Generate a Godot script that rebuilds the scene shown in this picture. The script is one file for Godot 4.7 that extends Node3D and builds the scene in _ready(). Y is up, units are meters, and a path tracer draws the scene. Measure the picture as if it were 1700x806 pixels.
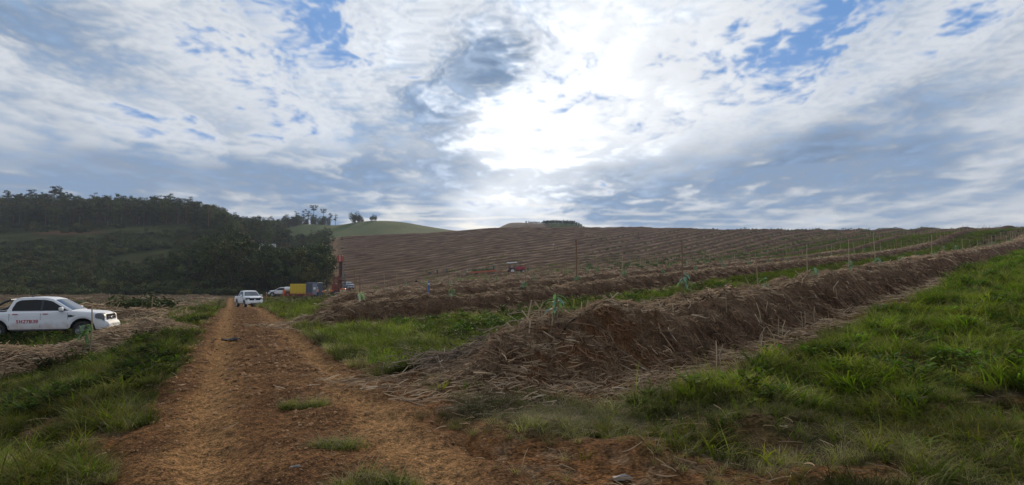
extends Node3D

# ------------------------------------------------------------------ helpers
class MB:
	var v := PackedVector3Array()
	var c := PackedColorArray()
	var i := PackedInt32Array()
	var t := Transform3D()
	var col := Color(1, 1, 1)

	func p(a: Vector3) -> int:
		v.append(t * a)
		c.append(col)
		return v.size() - 1

	func tri(a: int, b: int, d: int) -> void:
		i.append(a)
		i.append(b)
		i.append(d)

	func quad(a: int, b: int, d: int, e: int) -> void:
		tri(a, b, d)
		tri(a, d, e)

	func face(pts: Array) -> void: # own corners, flat; clockwise seen from outside
		var f := []
		for q in pts:
			f.append(p(q))
		for k in range(1, f.size() - 1):
			tri(f[0], f[k], f[k + 1])

	func grid(rows: Array, close := false) -> void: # rows of points, shared corners, smooth
		var w: int = rows[0].size()
		var base := v.size()
		for r in rows:
			for q in r:
				p(q)
		for a in rows.size() - 1:
			for b in (w if close else w - 1):
				var n := (b + 1) % w
				quad(base + a * w + b, base + a * w + n, base + (a + 1) * w + n, base + (a + 1) * w + b)

	func box(at: Vector3, size: Vector3, bev := 0.0) -> void:
		var h := size * 0.5
		var b := minf(bev, minf(h.x, minf(h.y, h.z)) * 0.9)
		var hi := h - Vector3(b, b, b)
		for s in [-1.0, 1.0]:
			for ax in 3:
				var u := (ax + 1) % 3
				var w := (ax + 2) % 3
				var q := []
				for k in [[-1, -1], [-1, 1], [1, 1], [1, -1]]:
					var e := Vector3()
					e[ax] = s * h[ax]
					e[u] = k[0] * hi[u]
					e[w] = k[1] * hi[w]
					q.append(at + e)
				if s < 0:
					q.reverse()
				face(q)
		if b <= 0.0:
			return
		for ax in 3:
			var u := (ax + 1) % 3
			var w := (ax + 2) % 3
			for k in [[-1, -1], [-1, 1], [1, 1], [1, -1]]:
				var q := []
				for m in [[-1, 0], [1, 0], [1, 1], [-1, 1]]:
					var e := Vector3()
					e[ax] = m[0] * hi[ax]
					e[u] = k[0] * (hi[u] if m[1] else h[u])
					e[w] = k[1] * (h[w] if m[1] else hi[w])
					q.append(at + e)
				if k[0] * k[1] > 0:
					q.reverse()
				face(q)
		for sx in [-1, 1]:
			for sy in [-1, 1]:
				for sz in [-1, 1]:
					var q := [at + Vector3(sx * h.x, sy * hi.y, sz * hi.z), at + Vector3(sx * hi.x, sy * h.y, sz * hi.z), at + Vector3(sx * hi.x, sy * hi.y, sz * h.z)]
					if sx * sy * sz > 0:
						q.reverse()
					face(q)

	func tube(path: Array, radii: Array, sides := 6, cap := true) -> void:
		var rows := []
		var n := path.size()
		var side := Vector3.ZERO
		for k in n:
			var dir: Vector3 = (path[mini(k + 1, n - 1)] - path[maxi(k - 1, 0)]).normalized()
			if side == Vector3.ZERO or absf(side.dot(dir)) > 0.95:
				side = dir.cross(Vector3.UP if absf(dir.y) < 0.9 else Vector3.RIGHT).normalized()
			side = (side - dir * side.dot(dir)).normalized()
			var up := side.cross(dir)
			var row := []
			for j in sides:
				var a := TAU * j / sides
				row.append(path[k] + (side * cos(a) + up * sin(a)) * radii[k])
			rows.append(row)
		grid(rows, true)
		if cap:
			var first: Array = rows[0].duplicate()
			face(first)
			var last: Array = rows[n - 1].duplicate()
			last.reverse()
			face(last)

	func lathe(profile: Array, axis_t: Transform3D, sides := 20) -> void: # profile of (radius, along y)
		var keep := t
		t = t * axis_t
		var rows := []
		for q in profile:
			var row := []
			for j in sides:
				var a := TAU * j / sides
				row.append(Vector3(cos(a) * q.x, q.y, sin(a) * q.x))
			rows.append(row)
		grid(rows, true)
		t = keep

	func mesh() -> ArrayMesh:
		var n := PackedVector3Array()
		n.resize(v.size())
		for k in range(0, i.size(), 3):
			var a := v[i[k]]
			var f := (v[i[k + 2]] - a).cross(v[i[k + 1]] - a)
			n[i[k]] += f
			n[i[k + 1]] += f
			n[i[k + 2]] += f
		for k in n.size():
			n[k] = n[k].normalized() if n[k].length_squared() > 1e-16 else Vector3.UP
		var a := []
		a.resize(Mesh.ARRAY_MAX)
		a[Mesh.ARRAY_VERTEX] = v
		a[Mesh.ARRAY_NORMAL] = n
		a[Mesh.ARRAY_COLOR] = c
		a[Mesh.ARRAY_INDEX] = i
		var m := ArrayMesh.new()
		m.add_surface_from_arrays(Mesh.PRIMITIVE_TRIANGLES, a)
		return m


var R := RandomNumberGenerator.new()
var na := FastNoiseLite.new()
var nb := FastNoiseLite.new()
var nc := FastNoiseLite.new()
var mats := {}


func rr(a: float, b: float) -> float:
	return R.randf_range(a, b)


func lin(r: float, g: float, b: float) -> Color:
	return Color(r, g, b).linear_to_srgb()


func mat(key: String, r: float, g: float, b: float, rough := 0.8, metal := 0.0, spec := 0.5) -> StandardMaterial3D:
	if mats.has(key):
		return mats[key]
	var m := StandardMaterial3D.new()
	m.resource_name = key
	m.albedo_color = lin(r, g, b)
	m.roughness = rough
	m.metallic = metal
	m.metallic_specular = spec
	mats[key] = m
	return m


func vmat(key: String, rough := 0.9, spec := 0.3, back := Color(0, 0, 0)) -> StandardMaterial3D: # colour comes from the corners and copies
	if mats.has(key):
		return mats[key]
	var m := mat(key, 1, 1, 1, rough, 0.0, spec)
	m.vertex_color_use_as_albedo = true
	if back != Color(0, 0, 0):
		m.backlight_enabled = true
		m.backlight = back
	return m


func put(called: String, m: Mesh, material: Material, parent: Node = self) -> MeshInstance3D:
	var o := MeshInstance3D.new()
	o.name = called
	o.mesh = m
	o.material_override = material
	parent.add_child(o, true)
	return o


func tag(o: Node, label: String, category: String, group := "") -> void:
	o.set_meta("label", label)
	o.set_meta("category", category)
	if group:
		o.set_meta("group", group)


func thing(called: String, label: String, category: String, at := Vector3.ZERO, turn := 0.0, group := "") -> Node3D:
	var o := Node3D.new()
	o.name = called
	add_child(o, true)
	o.position = at
	o.rotation.y = turn
	tag(o, label, category, group)
	return o


func dup(o: Node3D, label: String, at: Vector3, turn := 0.0, scale_by := 1.0, group := "") -> Node3D:
	var r: Node3D = o.duplicate()
	r.name = String(o.name).rstrip("0123456789")
	add_child(r, true)
	r.position = at
	r.rotation = Vector3(0, turn, 0)
	r.scale = Vector3.ONE * scale_by
	r.set_meta("label", label)
	if group:
		r.set_meta("group", group)
	return r


func structure(o: Node) -> Node:
	o.set_meta("kind", "structure")
	return o


func many(called: String, m: Mesh, material: Material, where: Array, tint: Array, parent: Node = self) -> MultiMeshInstance3D:
	var buf := PackedFloat32Array()
	buf.resize(where.size() * 16)
	for k in where.size():
		var t: Transform3D = where[k]
		var col: Color = tint[k]
		var o := k * 16
		buf[o] = t.basis.x.x
		buf[o + 1] = t.basis.y.x
		buf[o + 2] = t.basis.z.x
		buf[o + 3] = t.origin.x
		buf[o + 4] = t.basis.x.y
		buf[o + 5] = t.basis.y.y
		buf[o + 6] = t.basis.z.y
		buf[o + 7] = t.origin.y
		buf[o + 8] = t.basis.x.z
		buf[o + 9] = t.basis.y.z
		buf[o + 10] = t.basis.z.z
		buf[o + 11] = t.origin.z
		buf[o + 12] = col.r
		buf[o + 13] = col.g
		buf[o + 14] = col.b
		buf[o + 15] = 1.0
	var mm := MultiMesh.new()
	mm.transform_format = MultiMesh.TRANSFORM_3D
	mm.use_colors = true
	mm.mesh = m
	mm.instance_count = where.size()
	mm.buffer = buf
	var o := MultiMeshInstance3D.new()
	o.name = called
	o.multimesh = mm
	if material:
		o.material_override = material
	o.set_meta("kind", "stuff")
	parent.add_child(o, true)
	return o


func sst(a: float, b: float, x: float) -> float:
	var t := clampf((x - a) / (b - a), 0.0, 1.0)
	return t * t * (3.0 - 2.0 * t)


func softplus(x: float, k: float) -> float:
	if x > 8.0 * k:
		return x
	if x < -8.0 * k:
		return 0.0
	return k * log(1.0 + exp(x / k))


# table: flat array of (x, y) pairs
func table(t: Array, x: float) -> float:
	if x <= t[0]:
		return t[1]
	for k in range(2, t.size(), 2):
		if x <= t[k]:
			return lerpf(t[k - 1], t[k + 1], sst(t[k - 2], t[k], x))
	return t[t.size() - 1]


# ------------------------------------------------------------------ the lie of the land
const ALONG := Vector2(0.68, 0.73) # the planting rows run this way (x, depth)
const ROW_GAP := 15.0
const ROW_ONE := -6.75


func road_x(d: float) -> float:
	return 0.73 - 0.457 * d


func ridge_cap(u: float) -> float: # height of the wooded ridge by direction
	return table([-1.6, 66.0, -0.84, 62.0, -0.64, 58.0, -0.57, 55.0, -0.51, 49.0, -0.46, 43.0, -0.41, 43.0, -0.35, 49.0, -0.30, 50.0], u)


func gh(x: float, z: float) -> float:
	var d := -z
	var s := ALONG.x * x + ALONG.y * d
	var c := ALONG.y * x - ALONG.x * d
	var s0 := 7.7 + 0.57 * softplus(ROW_ONE - c, 3.0)
	var h := 0.062 * softplus(s - s0, 3.0)
	if h > 20.0:
		h = 20.0 + 6.0 * (1.0 - exp(-(h - 20.0) / 6.0))
	h -= 1.3 * sst(15.0, 75.0, d) * (1.0 - sst(-38.0, -8.0, x))
	var xl := road_x(d) - 1.75 - x
	h -= 0.93 * sst(0.0, 5.0, xl) * (1.0 - sst(20.0, 42.0, d)) * sst(-6.0, 3.0, d)
	h += 3.2 * sst(70.0, 170.0, d) * sst(45.0, 125.0, x) * (1.0 - sst(260.0, 420.0, d))
	# the ploughed hill
	if d > 60.0:
		var e := 0.14 * softplus(d - 0.33 * maxf(x, -160.0) - 192.0, 25.0)
		var crest := table([-60.0, 35.0, -25.0, 36.0, 0.0, 34.5, 35.0, 31.5, 76.0, 28.0, 98.0, 24.0, 118.0, 18.0, 150.0, 13.5, 171.0, 11.5, 240.0, 6.5], x)
		if e > crest - 7.0:
			e = crest - 7.0 + 7.0 * (1.0 - exp(-(e - crest + 7.0) / 7.0))
		var u := x / d
		var wl := 1.0 - sst(-0.36, -0.275, u)
		if wl > 0.0:
			var l := table([-0.54, 0.205, -0.42, 0.145, -0.36, 0.118], u) * softplus(d - 168.0, 14.0)
			var cap := ridge_cap(u)
			if l > cap - 10.0:
				l = cap - 10.0 + 10.0 * (1.0 - exp(-(l - cap + 10.0) / 10.0))
			if d > 620.0:
				l -= 0.05 * (d - 620.0)
			e = lerpf(e, l, wl)
		# the green hill behind, and the flat-topped rise
		if d > 420.0:
			var gx := exp(-pow((x + 138.0) / 62.0, 2.0))
			var side := 1.0 - sst(72.0, 96.0, x)
			e += (6.0 + 14.0 * (1.0 - sst(-150.0, 0.0, x)) + 9.0 * gx) * sst(430.0, 640.0, d) * side * sst(-265.0, -165.0, x) * (1.0 - sst(760.0, 1000.0, d))
			e += 8.0 * sst(-22.0, 0.0, x) * (1.0 - sst(58.0, 76.0, x)) * sst(540.0, 575.0, d) * (1.0 - sst(640.0, 700.0, d))
			e -= 16.0 * sst(450.0, 620.0, d) * sst(70.0, 140.0, x)
		h += e
	if d > 4.0 and d < 60.0 and c > -6.0 and xl < -4.0:
		h += 0.16 * na.get_noise_2d(x * 0.55 + 60.0, z * 0.55) * sst(4.0, 5.5, -xl) * sst(-5.6, -3.8, c) * sst(4.0, 7.0, d)
	# small unevenness
	h += 0.05 * na.get_noise_2d(x * 0.9, z * 0.9) + 0.25 * sst(40.0, 200.0, d) * na.get_noise_2d(x * 0.02, z * 0.02)
	return h


func row_start(k: float) -> float:
	if k == 0:
		return 8.1
	var c := ROW_ONE - ROW_GAP * k
	var q := 0.286 if k < 5 else (0.284 if k > 9 else 0.235)
	var d := -c / (ALONG.y * q + ALONG.x)
	return d * (ALONG.y - ALONG.x * q)


func row_tall(k: float) -> float:
	return [0.92, 0.74, 0.72, 0.66][int(k)] if k < 4.0 else 0.62


func row_at(k: float, s: float, off := 0.0) -> Vector2: # (x, depth)
	var c := ROW_ONE - ROW_GAP * k + off
	return Vector2(ALONG.x * s + ALONG.y * c, ALONG.y * s - ALONG.x * c) / (ALONG.length_squared())


# height of a mulched mound above the ground: a along it from its near end, q across (positive towards the road side)
func mound(k: float, a: float, q: float) -> float:
	if a < (-3.0 if k < 4.5 else -12.0) or absf(q) > 3.0:
		return 0.0
	var steady := clampf(18.0 / maxf(a, 18.0), 0.15, 1.0)
	var wob := 0.28 * steady * na.get_noise_2d(a * 0.35, k * 31.0) + 0.10 * na.get_noise_2d(a * 1.4, k * 31.0 + 9.0)
	if k > 2.5:
		wob += 0.3 * na.get_noise_2d(a * 0.04, k * 7.3)
	q += wob
	var t := row_tall(k) * (1.0 + 0.16 * steady * na.get_noise_2d(a * 0.25, 77.0 + k * 13.0) + 0.10 * na.get_noise_2d(a * 1.1, 177.0 + k * 13.0))
	var e := 1.0
	if a < 12.0:
		e = sst(-10.0, 12.0, a) if k > 4.0 else sst(-1.7, 0.9, a + 0.35 * na.get_noise_2d(q * 0.8, 5.0 + k))
	var w := 0.0
	if q > 0.0:
		w = 1.0 - sst(0.30, 1.5, q)
	else:
		w = 1.0 - sst(0.5, 2.5, -q)
	if k > 4.0:
		t *= clampf(0.9 + 0.8 * nb.get_noise_2d(a * 0.08 + k * 30.0, k * 7.7), 0.45, 1.3)
	var h := t * w * e
	if h > 0.02:
		h += (0.30 * nb.get_noise_2d(a * 0.8, q * 1.2 + k * 17.0) + 0.13 * nb.get_noise_2d(a * 3.2, q * 3.2 + k * 17.0)) * sst(0.0, 0.3, h)
	return maxf(h, 0.0)


# left mound by the pickup: its own axis
const LEFT_A := Vector2(-12.6, 21.8)
const LEFT_B := Vector2(-17.0, 10.0)


func left_mound(x: float, d: float) -> float:
	var ab := LEFT_B - LEFT_A
	var l := ab.length()
	var u := ab / l
	var r := Vector2(x, d) - LEFT_A
	var a := r.dot(u)
	var q := r.dot(Vector2(u.y, -u.x))
	if absf(q) > 2.2 or a < -1.6:
		return 0.0
	q += 0.25 * na.get_noise_2d(a * 0.5, 400.0)
	var h := 0.74 * (1.0 - sst(0.15, 1.45, absf(q))) * sst(-1.4, 0.6, a) * (1.0 + 0.25 * na.get_noise_2d(a * 0.5, 440.0))
	return maxf(0.0, h + 0.09 * nb.get_noise_2d(x * 2.0, d * 2.0) * sst(0.0, 0.2, h))


func row_of(x: float, d: float) -> Vector3: # (row number, along, across)
	var c := ALONG.y * x - ALONG.x * d
	var s := ALONG.x * x + ALONG.y * d
	var k := int(round((ROW_ONE - c) / ROW_GAP))
	if k < 0:
		return Vector3(-1, 0, 9)
	return Vector3(k, s - row_start(k), c - (ROW_ONE - ROW_GAP * k))


func surface(x: float, z: float) -> float: # what one stands on
	var d := -z
	var h := gh(x, z)
	var r := row_of(x, d)
	if r.x >= 0.0 and r.y > -3.0:
		h += mound(int(r.x), r.y, r.z)
	elif x < -8.0 and d < 25.0:
		h += left_mound(x, d)
	return h


# ------------------------------------------------------------------ ready
func _ready() -> void:
	R.seed = 7
	for n in [[na, 11, 1], [nb, 23, 4], [nc, 37, 5]]:
		n[0].seed = n[1]
		n[0].frequency = 1.0
		n[0].noise_type = FastNoiseLite.TYPE_SIMPLEX_SMOOTH
		n[0].fractal_type = FastNoiseLite.FRACTAL_FBM if n[2] > 1 else FastNoiseLite.FRACTAL_NONE
		n[0].fractal_octaves = n[2]
	var t0 := Time.get_ticks_msec()
	make_camera()
	make_sky()
	print("sky ", Time.get_ticks_msec() - t0)
	make_textures()
	make_ground()
	make_road()
	print("ground ", Time.get_ticks_msec() - t0)
	make_mounds()
	print("mounds ", Time.get_ticks_msec() - t0)
	make_trees()
	print("trees ", Time.get_ticks_msec() - t0)
	make_vehicles()
	make_site()
	make_tractor()
	print("things ", Time.get_ticks_msec() - t0)
	make_planting()
	make_straw()
	print("straw ", Time.get_ticks_msec() - t0)
	make_grass()
	make_stones()
	print("all ", Time.get_ticks_msec() - t0)


func make_camera() -> void:
	var cam := Camera3D.new()
	cam.name = "camera"
	cam.position = Vector3(0, 1.7, 0)
	cam.rotation_degrees.x = 3.78
	cam.fov = 43.4
	cam.far = 5000.0
	cam.current = true
	add_child(cam)
	var sun := DirectionalLight3D.new()
	sun.name = "sun"
	sun.rotation_degrees = Vector3(-17.0, 181.5, 0) # low ahead, behind the cloud, shining towards the camera
	sun.light_energy = 0.75
	sun.light_color = Color(1.0, 0.93, 0.82)
	sun.light_angular_distance = 4.0
	sun.shadow_enabled = true
	add_child(sun)


func make_sky() -> void:
	var W := 4096
	var H := 2048
	var w2 := W / 2
	var h2 := H / 2
	# the whole upper half at half size, then the part ahead at full size, by the same formula
	var low := PackedFloat32Array()
	low.resize(w2 * h2 * 3)
	low.fill(0.10)
	for y in h2 / 2 + 2:
		var el := (0.5 - (y + 0.5) / h2) * PI
		for x in w2:
			var c := sky_color(((x + 0.5) / w2 - 0.5) * TAU, el)
			var o := (y * w2 + x) * 3
			low[o] = c.x
			low[o + 1] = c.y
			low[o + 2] = c.z
	var im := Image.create_from_data(w2, h2, false, Image.FORMAT_RGBF, low.to_byte_array())
	im.resize(W, H, Image.INTERPOLATE_BILINEAR)
	var x0 := int(W * (0.5 - 47.0 / 360.0))
	var x1 := int(W * (0.5 + 47.0 / 360.0))
	var y0 := int(H * (0.5 - 32.0 / 180.0))
	var y1 := H / 2
	var pw := x1 - x0
	var ph := y1 - y0
	var fine := PackedFloat32Array()
	fine.resize(pw * ph * 3)
	for y in ph:
		var el := (0.5 - (y0 + y + 0.5) / H) * PI
		for x in pw:
			var c := sky_color(((x0 + x + 0.5) / W - 0.5) * TAU, el)
			var o := (y * pw + x) * 3
			fine[o] = c.x
			fine[o + 1] = c.y
			fine[o + 2] = c.z
	var part := Image.create_from_data(pw, ph, false, Image.FORMAT_RGBF, fine.to_byte_array())
	im.blit_rect(part, Rect2i(0, 0, pw, ph), Vector2i(x0, y0))
	var pm := PanoramaSkyMaterial.new()
	pm.panorama = ImageTexture.create_from_image(im)
	var sky := Sky.new()
	sky.sky_material = pm
	var env := Environment.new()
	env.background_mode = Environment.BG_SKY
	env.sky = sky
	env.sky_rotation = Vector3(0, PI, 0)
	env.tonemap_mode = Environment.TONE_MAPPER_LINEAR
	env.tonemap_exposure = 1.5
	env.fog_enabled = true
	env.fog_density = 0.00019
	env.fog_light_color = Color(0.80, 0.84, 0.92)
	env.sdfgi_enabled = true
	env.ssao_enabled = true
	env.ssil_enabled = true
	var we := WorldEnvironment.new()
	we.name = "environment"
	we.environment = env
	add_child(we)


func blot(az: float, el: float, a0: float, e0: float, ra: float, re: float) -> float:
	var x := (az - a0) / ra
	var y := (el - e0) / re
	var q := x * x + y * y
	return exp(-q) if q < 9.0 else 0.0


func sky_color(az: float, el: float) -> Vector3:
	var y := sin(maxf(el, 0.0))
	var ce := cos(el)
	var k := 1.0 / (y + 0.085)
	var px := sin(az) * ce * k
	var pz := cos(az) * ce * k
	var A := nb.get_noise_2d(px * 0.75 + 3.1, pz * 0.42 + 8.0)
	var B := nc.get_noise_2d(px * 2.3 + 0.6 * A, pz * 1.5 + 1.7 + 0.5 * A)
	var C := nc.get_noise_2d(px * 7.0 + 40.0 + 0.9 * B, pz * 5.0 - 11.0)
	var ad := rad_to_deg(az)
	var ed := rad_to_deg(el)
	var D := nc.get_noise_2d(px * 20.0 - 7.0 + 2.0 * B, pz * 17.0 + 5.0) * sst(9.0, 20.0, ed)
	C *= 0.35 + 0.65 * sst(4.0, 13.0, ed)
	B *= 0.65 + 0.35 * sst(3.0, 10.0, ed)
	var wa := ad + 6.0 * B + 3.2 * C
	var we := ed + 3.6 * B + 2.2 * C
	var sun := sqrt(pow((ad - 1.0) * ce, 2.0) + pow(ed - 15.5, 2.0))
	sun = maxf(0.0, sun - 9.0 * B - 6.0 * C)
	var g := exp(-pow(sun / 5.8, 2.0))
	var g2 := exp(-pow(sun / 17.0, 2.0))
	# blue gaps
	var gap := blot(wa, we, -23.5, 25.5, 6.5, 3.2) + 0.75 * blot(wa, we, -19.5, 20.5, 3.0, 2.6) + 1.1 * blot(wa, we, 31.0, 23.5, 5.5, 2.4) + 0.85 * blot(wa, we, 26.0, 18.8, 5.0, 1.5)
	gap += 0.38 * blot(wa, we, 7.5, 18.5, 2.2, 2.6) + 0.5 * blot(wa, we, -36.0, 25.0, 5.0, 2.0) + 0.45 * blot(wa, we, -31.0, 19.0, 4.0, 1.8) + 0.35 * blot(wa, we, 17.0, 20.0, 3.0, 1.6)
	# dark bellies
	var dark := 1.7 * blot(ad + 2.2 * B + 2.2 * C, ed + 1.5 * B + 1.8 * C, -2.0, 20.0, 3.0, 2.5) + 0.9 * blot(wa, we, -8.0, 17.0, 4.5, 4.0) + 0.9 * blot(wa, we, -14.0, 10.5, 8.0, 3.6) + 0.5 * blot(wa, we, 3.5, 22.5, 1.6, 1.8)
	dark += 0.8 * blot(wa, we, 24.0, 9.5, 15.0, 3.2) + 0.75 * blot(wa, we, -34.0, 7.0, 15.0, 2.6) + 0.5 * blot(wa, we, 36.0, 14.0, 8.0, 3.0) + 0.7 * blot(wa, we, 10.0, 8.0, 8.0, 1.5) + 0.5 * blot(wa, we, -38.0, 20.0, 6.0, 2.2) + 0.4 * blot(wa, we, -27.0, 14.0, 7.0, 2.0)
	dark += 0.50 * exp(-pow((ed - 6.0) / 5.5, 2.0)) * (1.0 - 0.75 * exp(-pow((ad - 0.5) / 11.0, 2.0)))
	var dens := 0.88 + 0.60 * A + 0.50 * B + 0.46 * C + 0.34 * D - 0.68 * gap + 0.40 * blot(ad, ed, 14.0, 21.0, 9.0, 7.0) + 0.30 * blot(ad, ed, -32.0, 21.0, 9.0, 5.0) + 0.3 * g + 0.35 * dark
	var cover := sst(0.22, 0.80, dens)
	var thick := sst(-0.05, 1.22, 0.36 + 0.70 * A + 0.62 * B + 0.38 * C + 0.34 * D + 0.62 * dark - 0.34 * g - 0.22 * g2 * (1.0 - minf(dark, 1.0)))
	var hz := exp(-ed / 5.0)
	var blue := Vector3(0.135, 0.275, 0.55).lerp(Vector3(0.34, 0.50, 0.70), hz) + Vector3(0.5, 0.5, 0.48) * g2 * 0.35
	var lit := Vector3(0.64, 0.665, 0.70) * (1.0 + 0.34 * g2 + 0.38 * g)
	lit *= 1.0 - 0.30 * exp(-ed / 4.5) * (1.0 - exp(-pow((ad + 3.0) / 16.0, 2.0)))
	var shade := Vector3(0.185, 0.268, 0.40) * (1.0 + 0.15 * g2) + Vector3(0.03, 0.03, 0.02) * hz
	shade *= (1.0 + 0.32 * C + 0.22 * B + 0.15 * D) * (1.0 - 0.12 * blot(wa, we, -2.3, 20.2, 3.4, 2.8))
	var cloud := lit.lerp(shade, thick)
	var col := blue.lerp(cloud, cover)
	# streaks of light low down
	var streak := sst(0.02, 0.34, nc.get_noise_2d(px * 1.1 + 70.0, pz * 3.4)) * exp(-pow((ed - 3.4) / 3.4, 2.0)) * (0.22 + 0.78 * exp(-pow((ad + 4.0) / 15.0, 2.0)))
	col = col.lerp(Vector3(1.08, 1.0, 0.84), 0.80 * streak)
	col += Vector3(0.22, 0.21, 0.19) * exp(-pow(sun / 7.5, 2.0)) * clampf(0.15 + 2.0 * B + 2.0 * C + 0.8 * g, 0.0, 1.2) * (1.0 - 0.6 * thick)
	return col * 0.785


# ------------------------------------------------------------------ textures
var tex_soil: ImageTexture
var tex_bump: ImageTexture
var tex_field: ImageTexture


func noise_image(size: int, seed_: int, freq: float, oct: int, kind := FastNoiseLite.TYPE_SIMPLEX_SMOOTH) -> Image:
	var n := FastNoiseLite.new()
	n.seed = seed_
	n.frequency = freq
	n.noise_type = kind
	n.fractal_type = FastNoiseLite.FRACTAL_FBM
	n.fractal_octaves = oct
	n.fractal_gain = 0.6
	return n.get_seamless_image(size, size)


func make_textures() -> void:
	var S := 768
	var a := noise_image(S, 3, 0.012, 6).get_data()
	var b := noise_image(S, 9, 0.05, 4).get_data()
	var cl := FastNoiseLite.new()
	cl.seed = 4
	cl.noise_type = FastNoiseLite.TYPE_CELLULAR
	cl.cellular_return_type = FastNoiseLite.RETURN_DISTANCE
	cl.frequency = 0.05
	cl.fractal_type = FastNoiseLite.FRACTAL_FBM
	cl.fractal_octaves = 3
	var c := cl.get_seamless_image(S, S).get_data()
	var out := PackedByteArray()
	out.resize(S * S * 3)
	var hgt := PackedByteArray()
	hgt.resize(S * S)
	for k in S * S:
		var fa := a[k] / 255.0 - 0.5
		var fb := b[k] / 255.0 - 0.5
		var fc := c[k] / 255.0
		var l := clampf(0.66 + 0.60 * fa + 0.60 * fb + 0.40 * (0.5 - fc), 0.18, 1.0)
		out[k * 3] = int(255.0 * clampf(l + 0.03 * fa, 0.0, 1.0))
		out[k * 3 + 1] = int(255.0 * l)
		out[k * 3 + 2] = int(255.0 * clampf(l - 0.10 * fb, 0.0, 1.0))
		hgt[k] = int(255.0 * clampf(0.5 + 0.5 * fa + 0.35 * fb + 0.3 * (0.4 - fc), 0.0, 1.0))
	var im := Image.create_from_data(S, S, false, Image.FORMAT_RGB8, out)
	tex_soil = ImageTexture.create_from_image(im)
	tex_bump = ImageTexture.create_from_image(Image.create_from_data(S, S, false, Image.FORMAT_L8, hgt))


func soil_mat(key: String, tile: float, bump: float) -> StandardMaterial3D:
	if mats.has(key):
		return mats[key]
	var m := vmat(key, 1.0, 0.08)
	m.albedo_texture = tex_soil
	m.uv1_triplanar = true
	m.uv1_world_triplanar = true
	m.uv1_scale = Vector3.ONE / tile
	m.heightmap_enabled = true
	m.heightmap_texture = tex_bump
	m.heightmap_scale = bump
	return m


# ------------------------------------------------------------------ ground
const SOIL := Color(0.35, 0.165, 0.066)
const DARK_SOIL := Color(0.19, 0.093, 0.043)
const STRAW := Color(0.36, 0.26, 0.16)
const TURF := Color(0.10, 0.105, 0.045)


func field_at(x: float, d: float) -> float: # 1 inside the rows of the plantation
	var u := x / maxf(d, 1.0)
	var edge := -0.286 if d < 60.0 or d > 160.0 else -0.235
	return sst(edge - 0.012, edge + 0.012, u + 0.006 * na.get_noise_2d(x * 0.1, d * 0.1)) * (1.0 - sst(432.0, 446.0, d + 0.28 * minf(x, 0.0) + 4.0 * na.get_noise_2d(x * 0.02, 3.0)))


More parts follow.
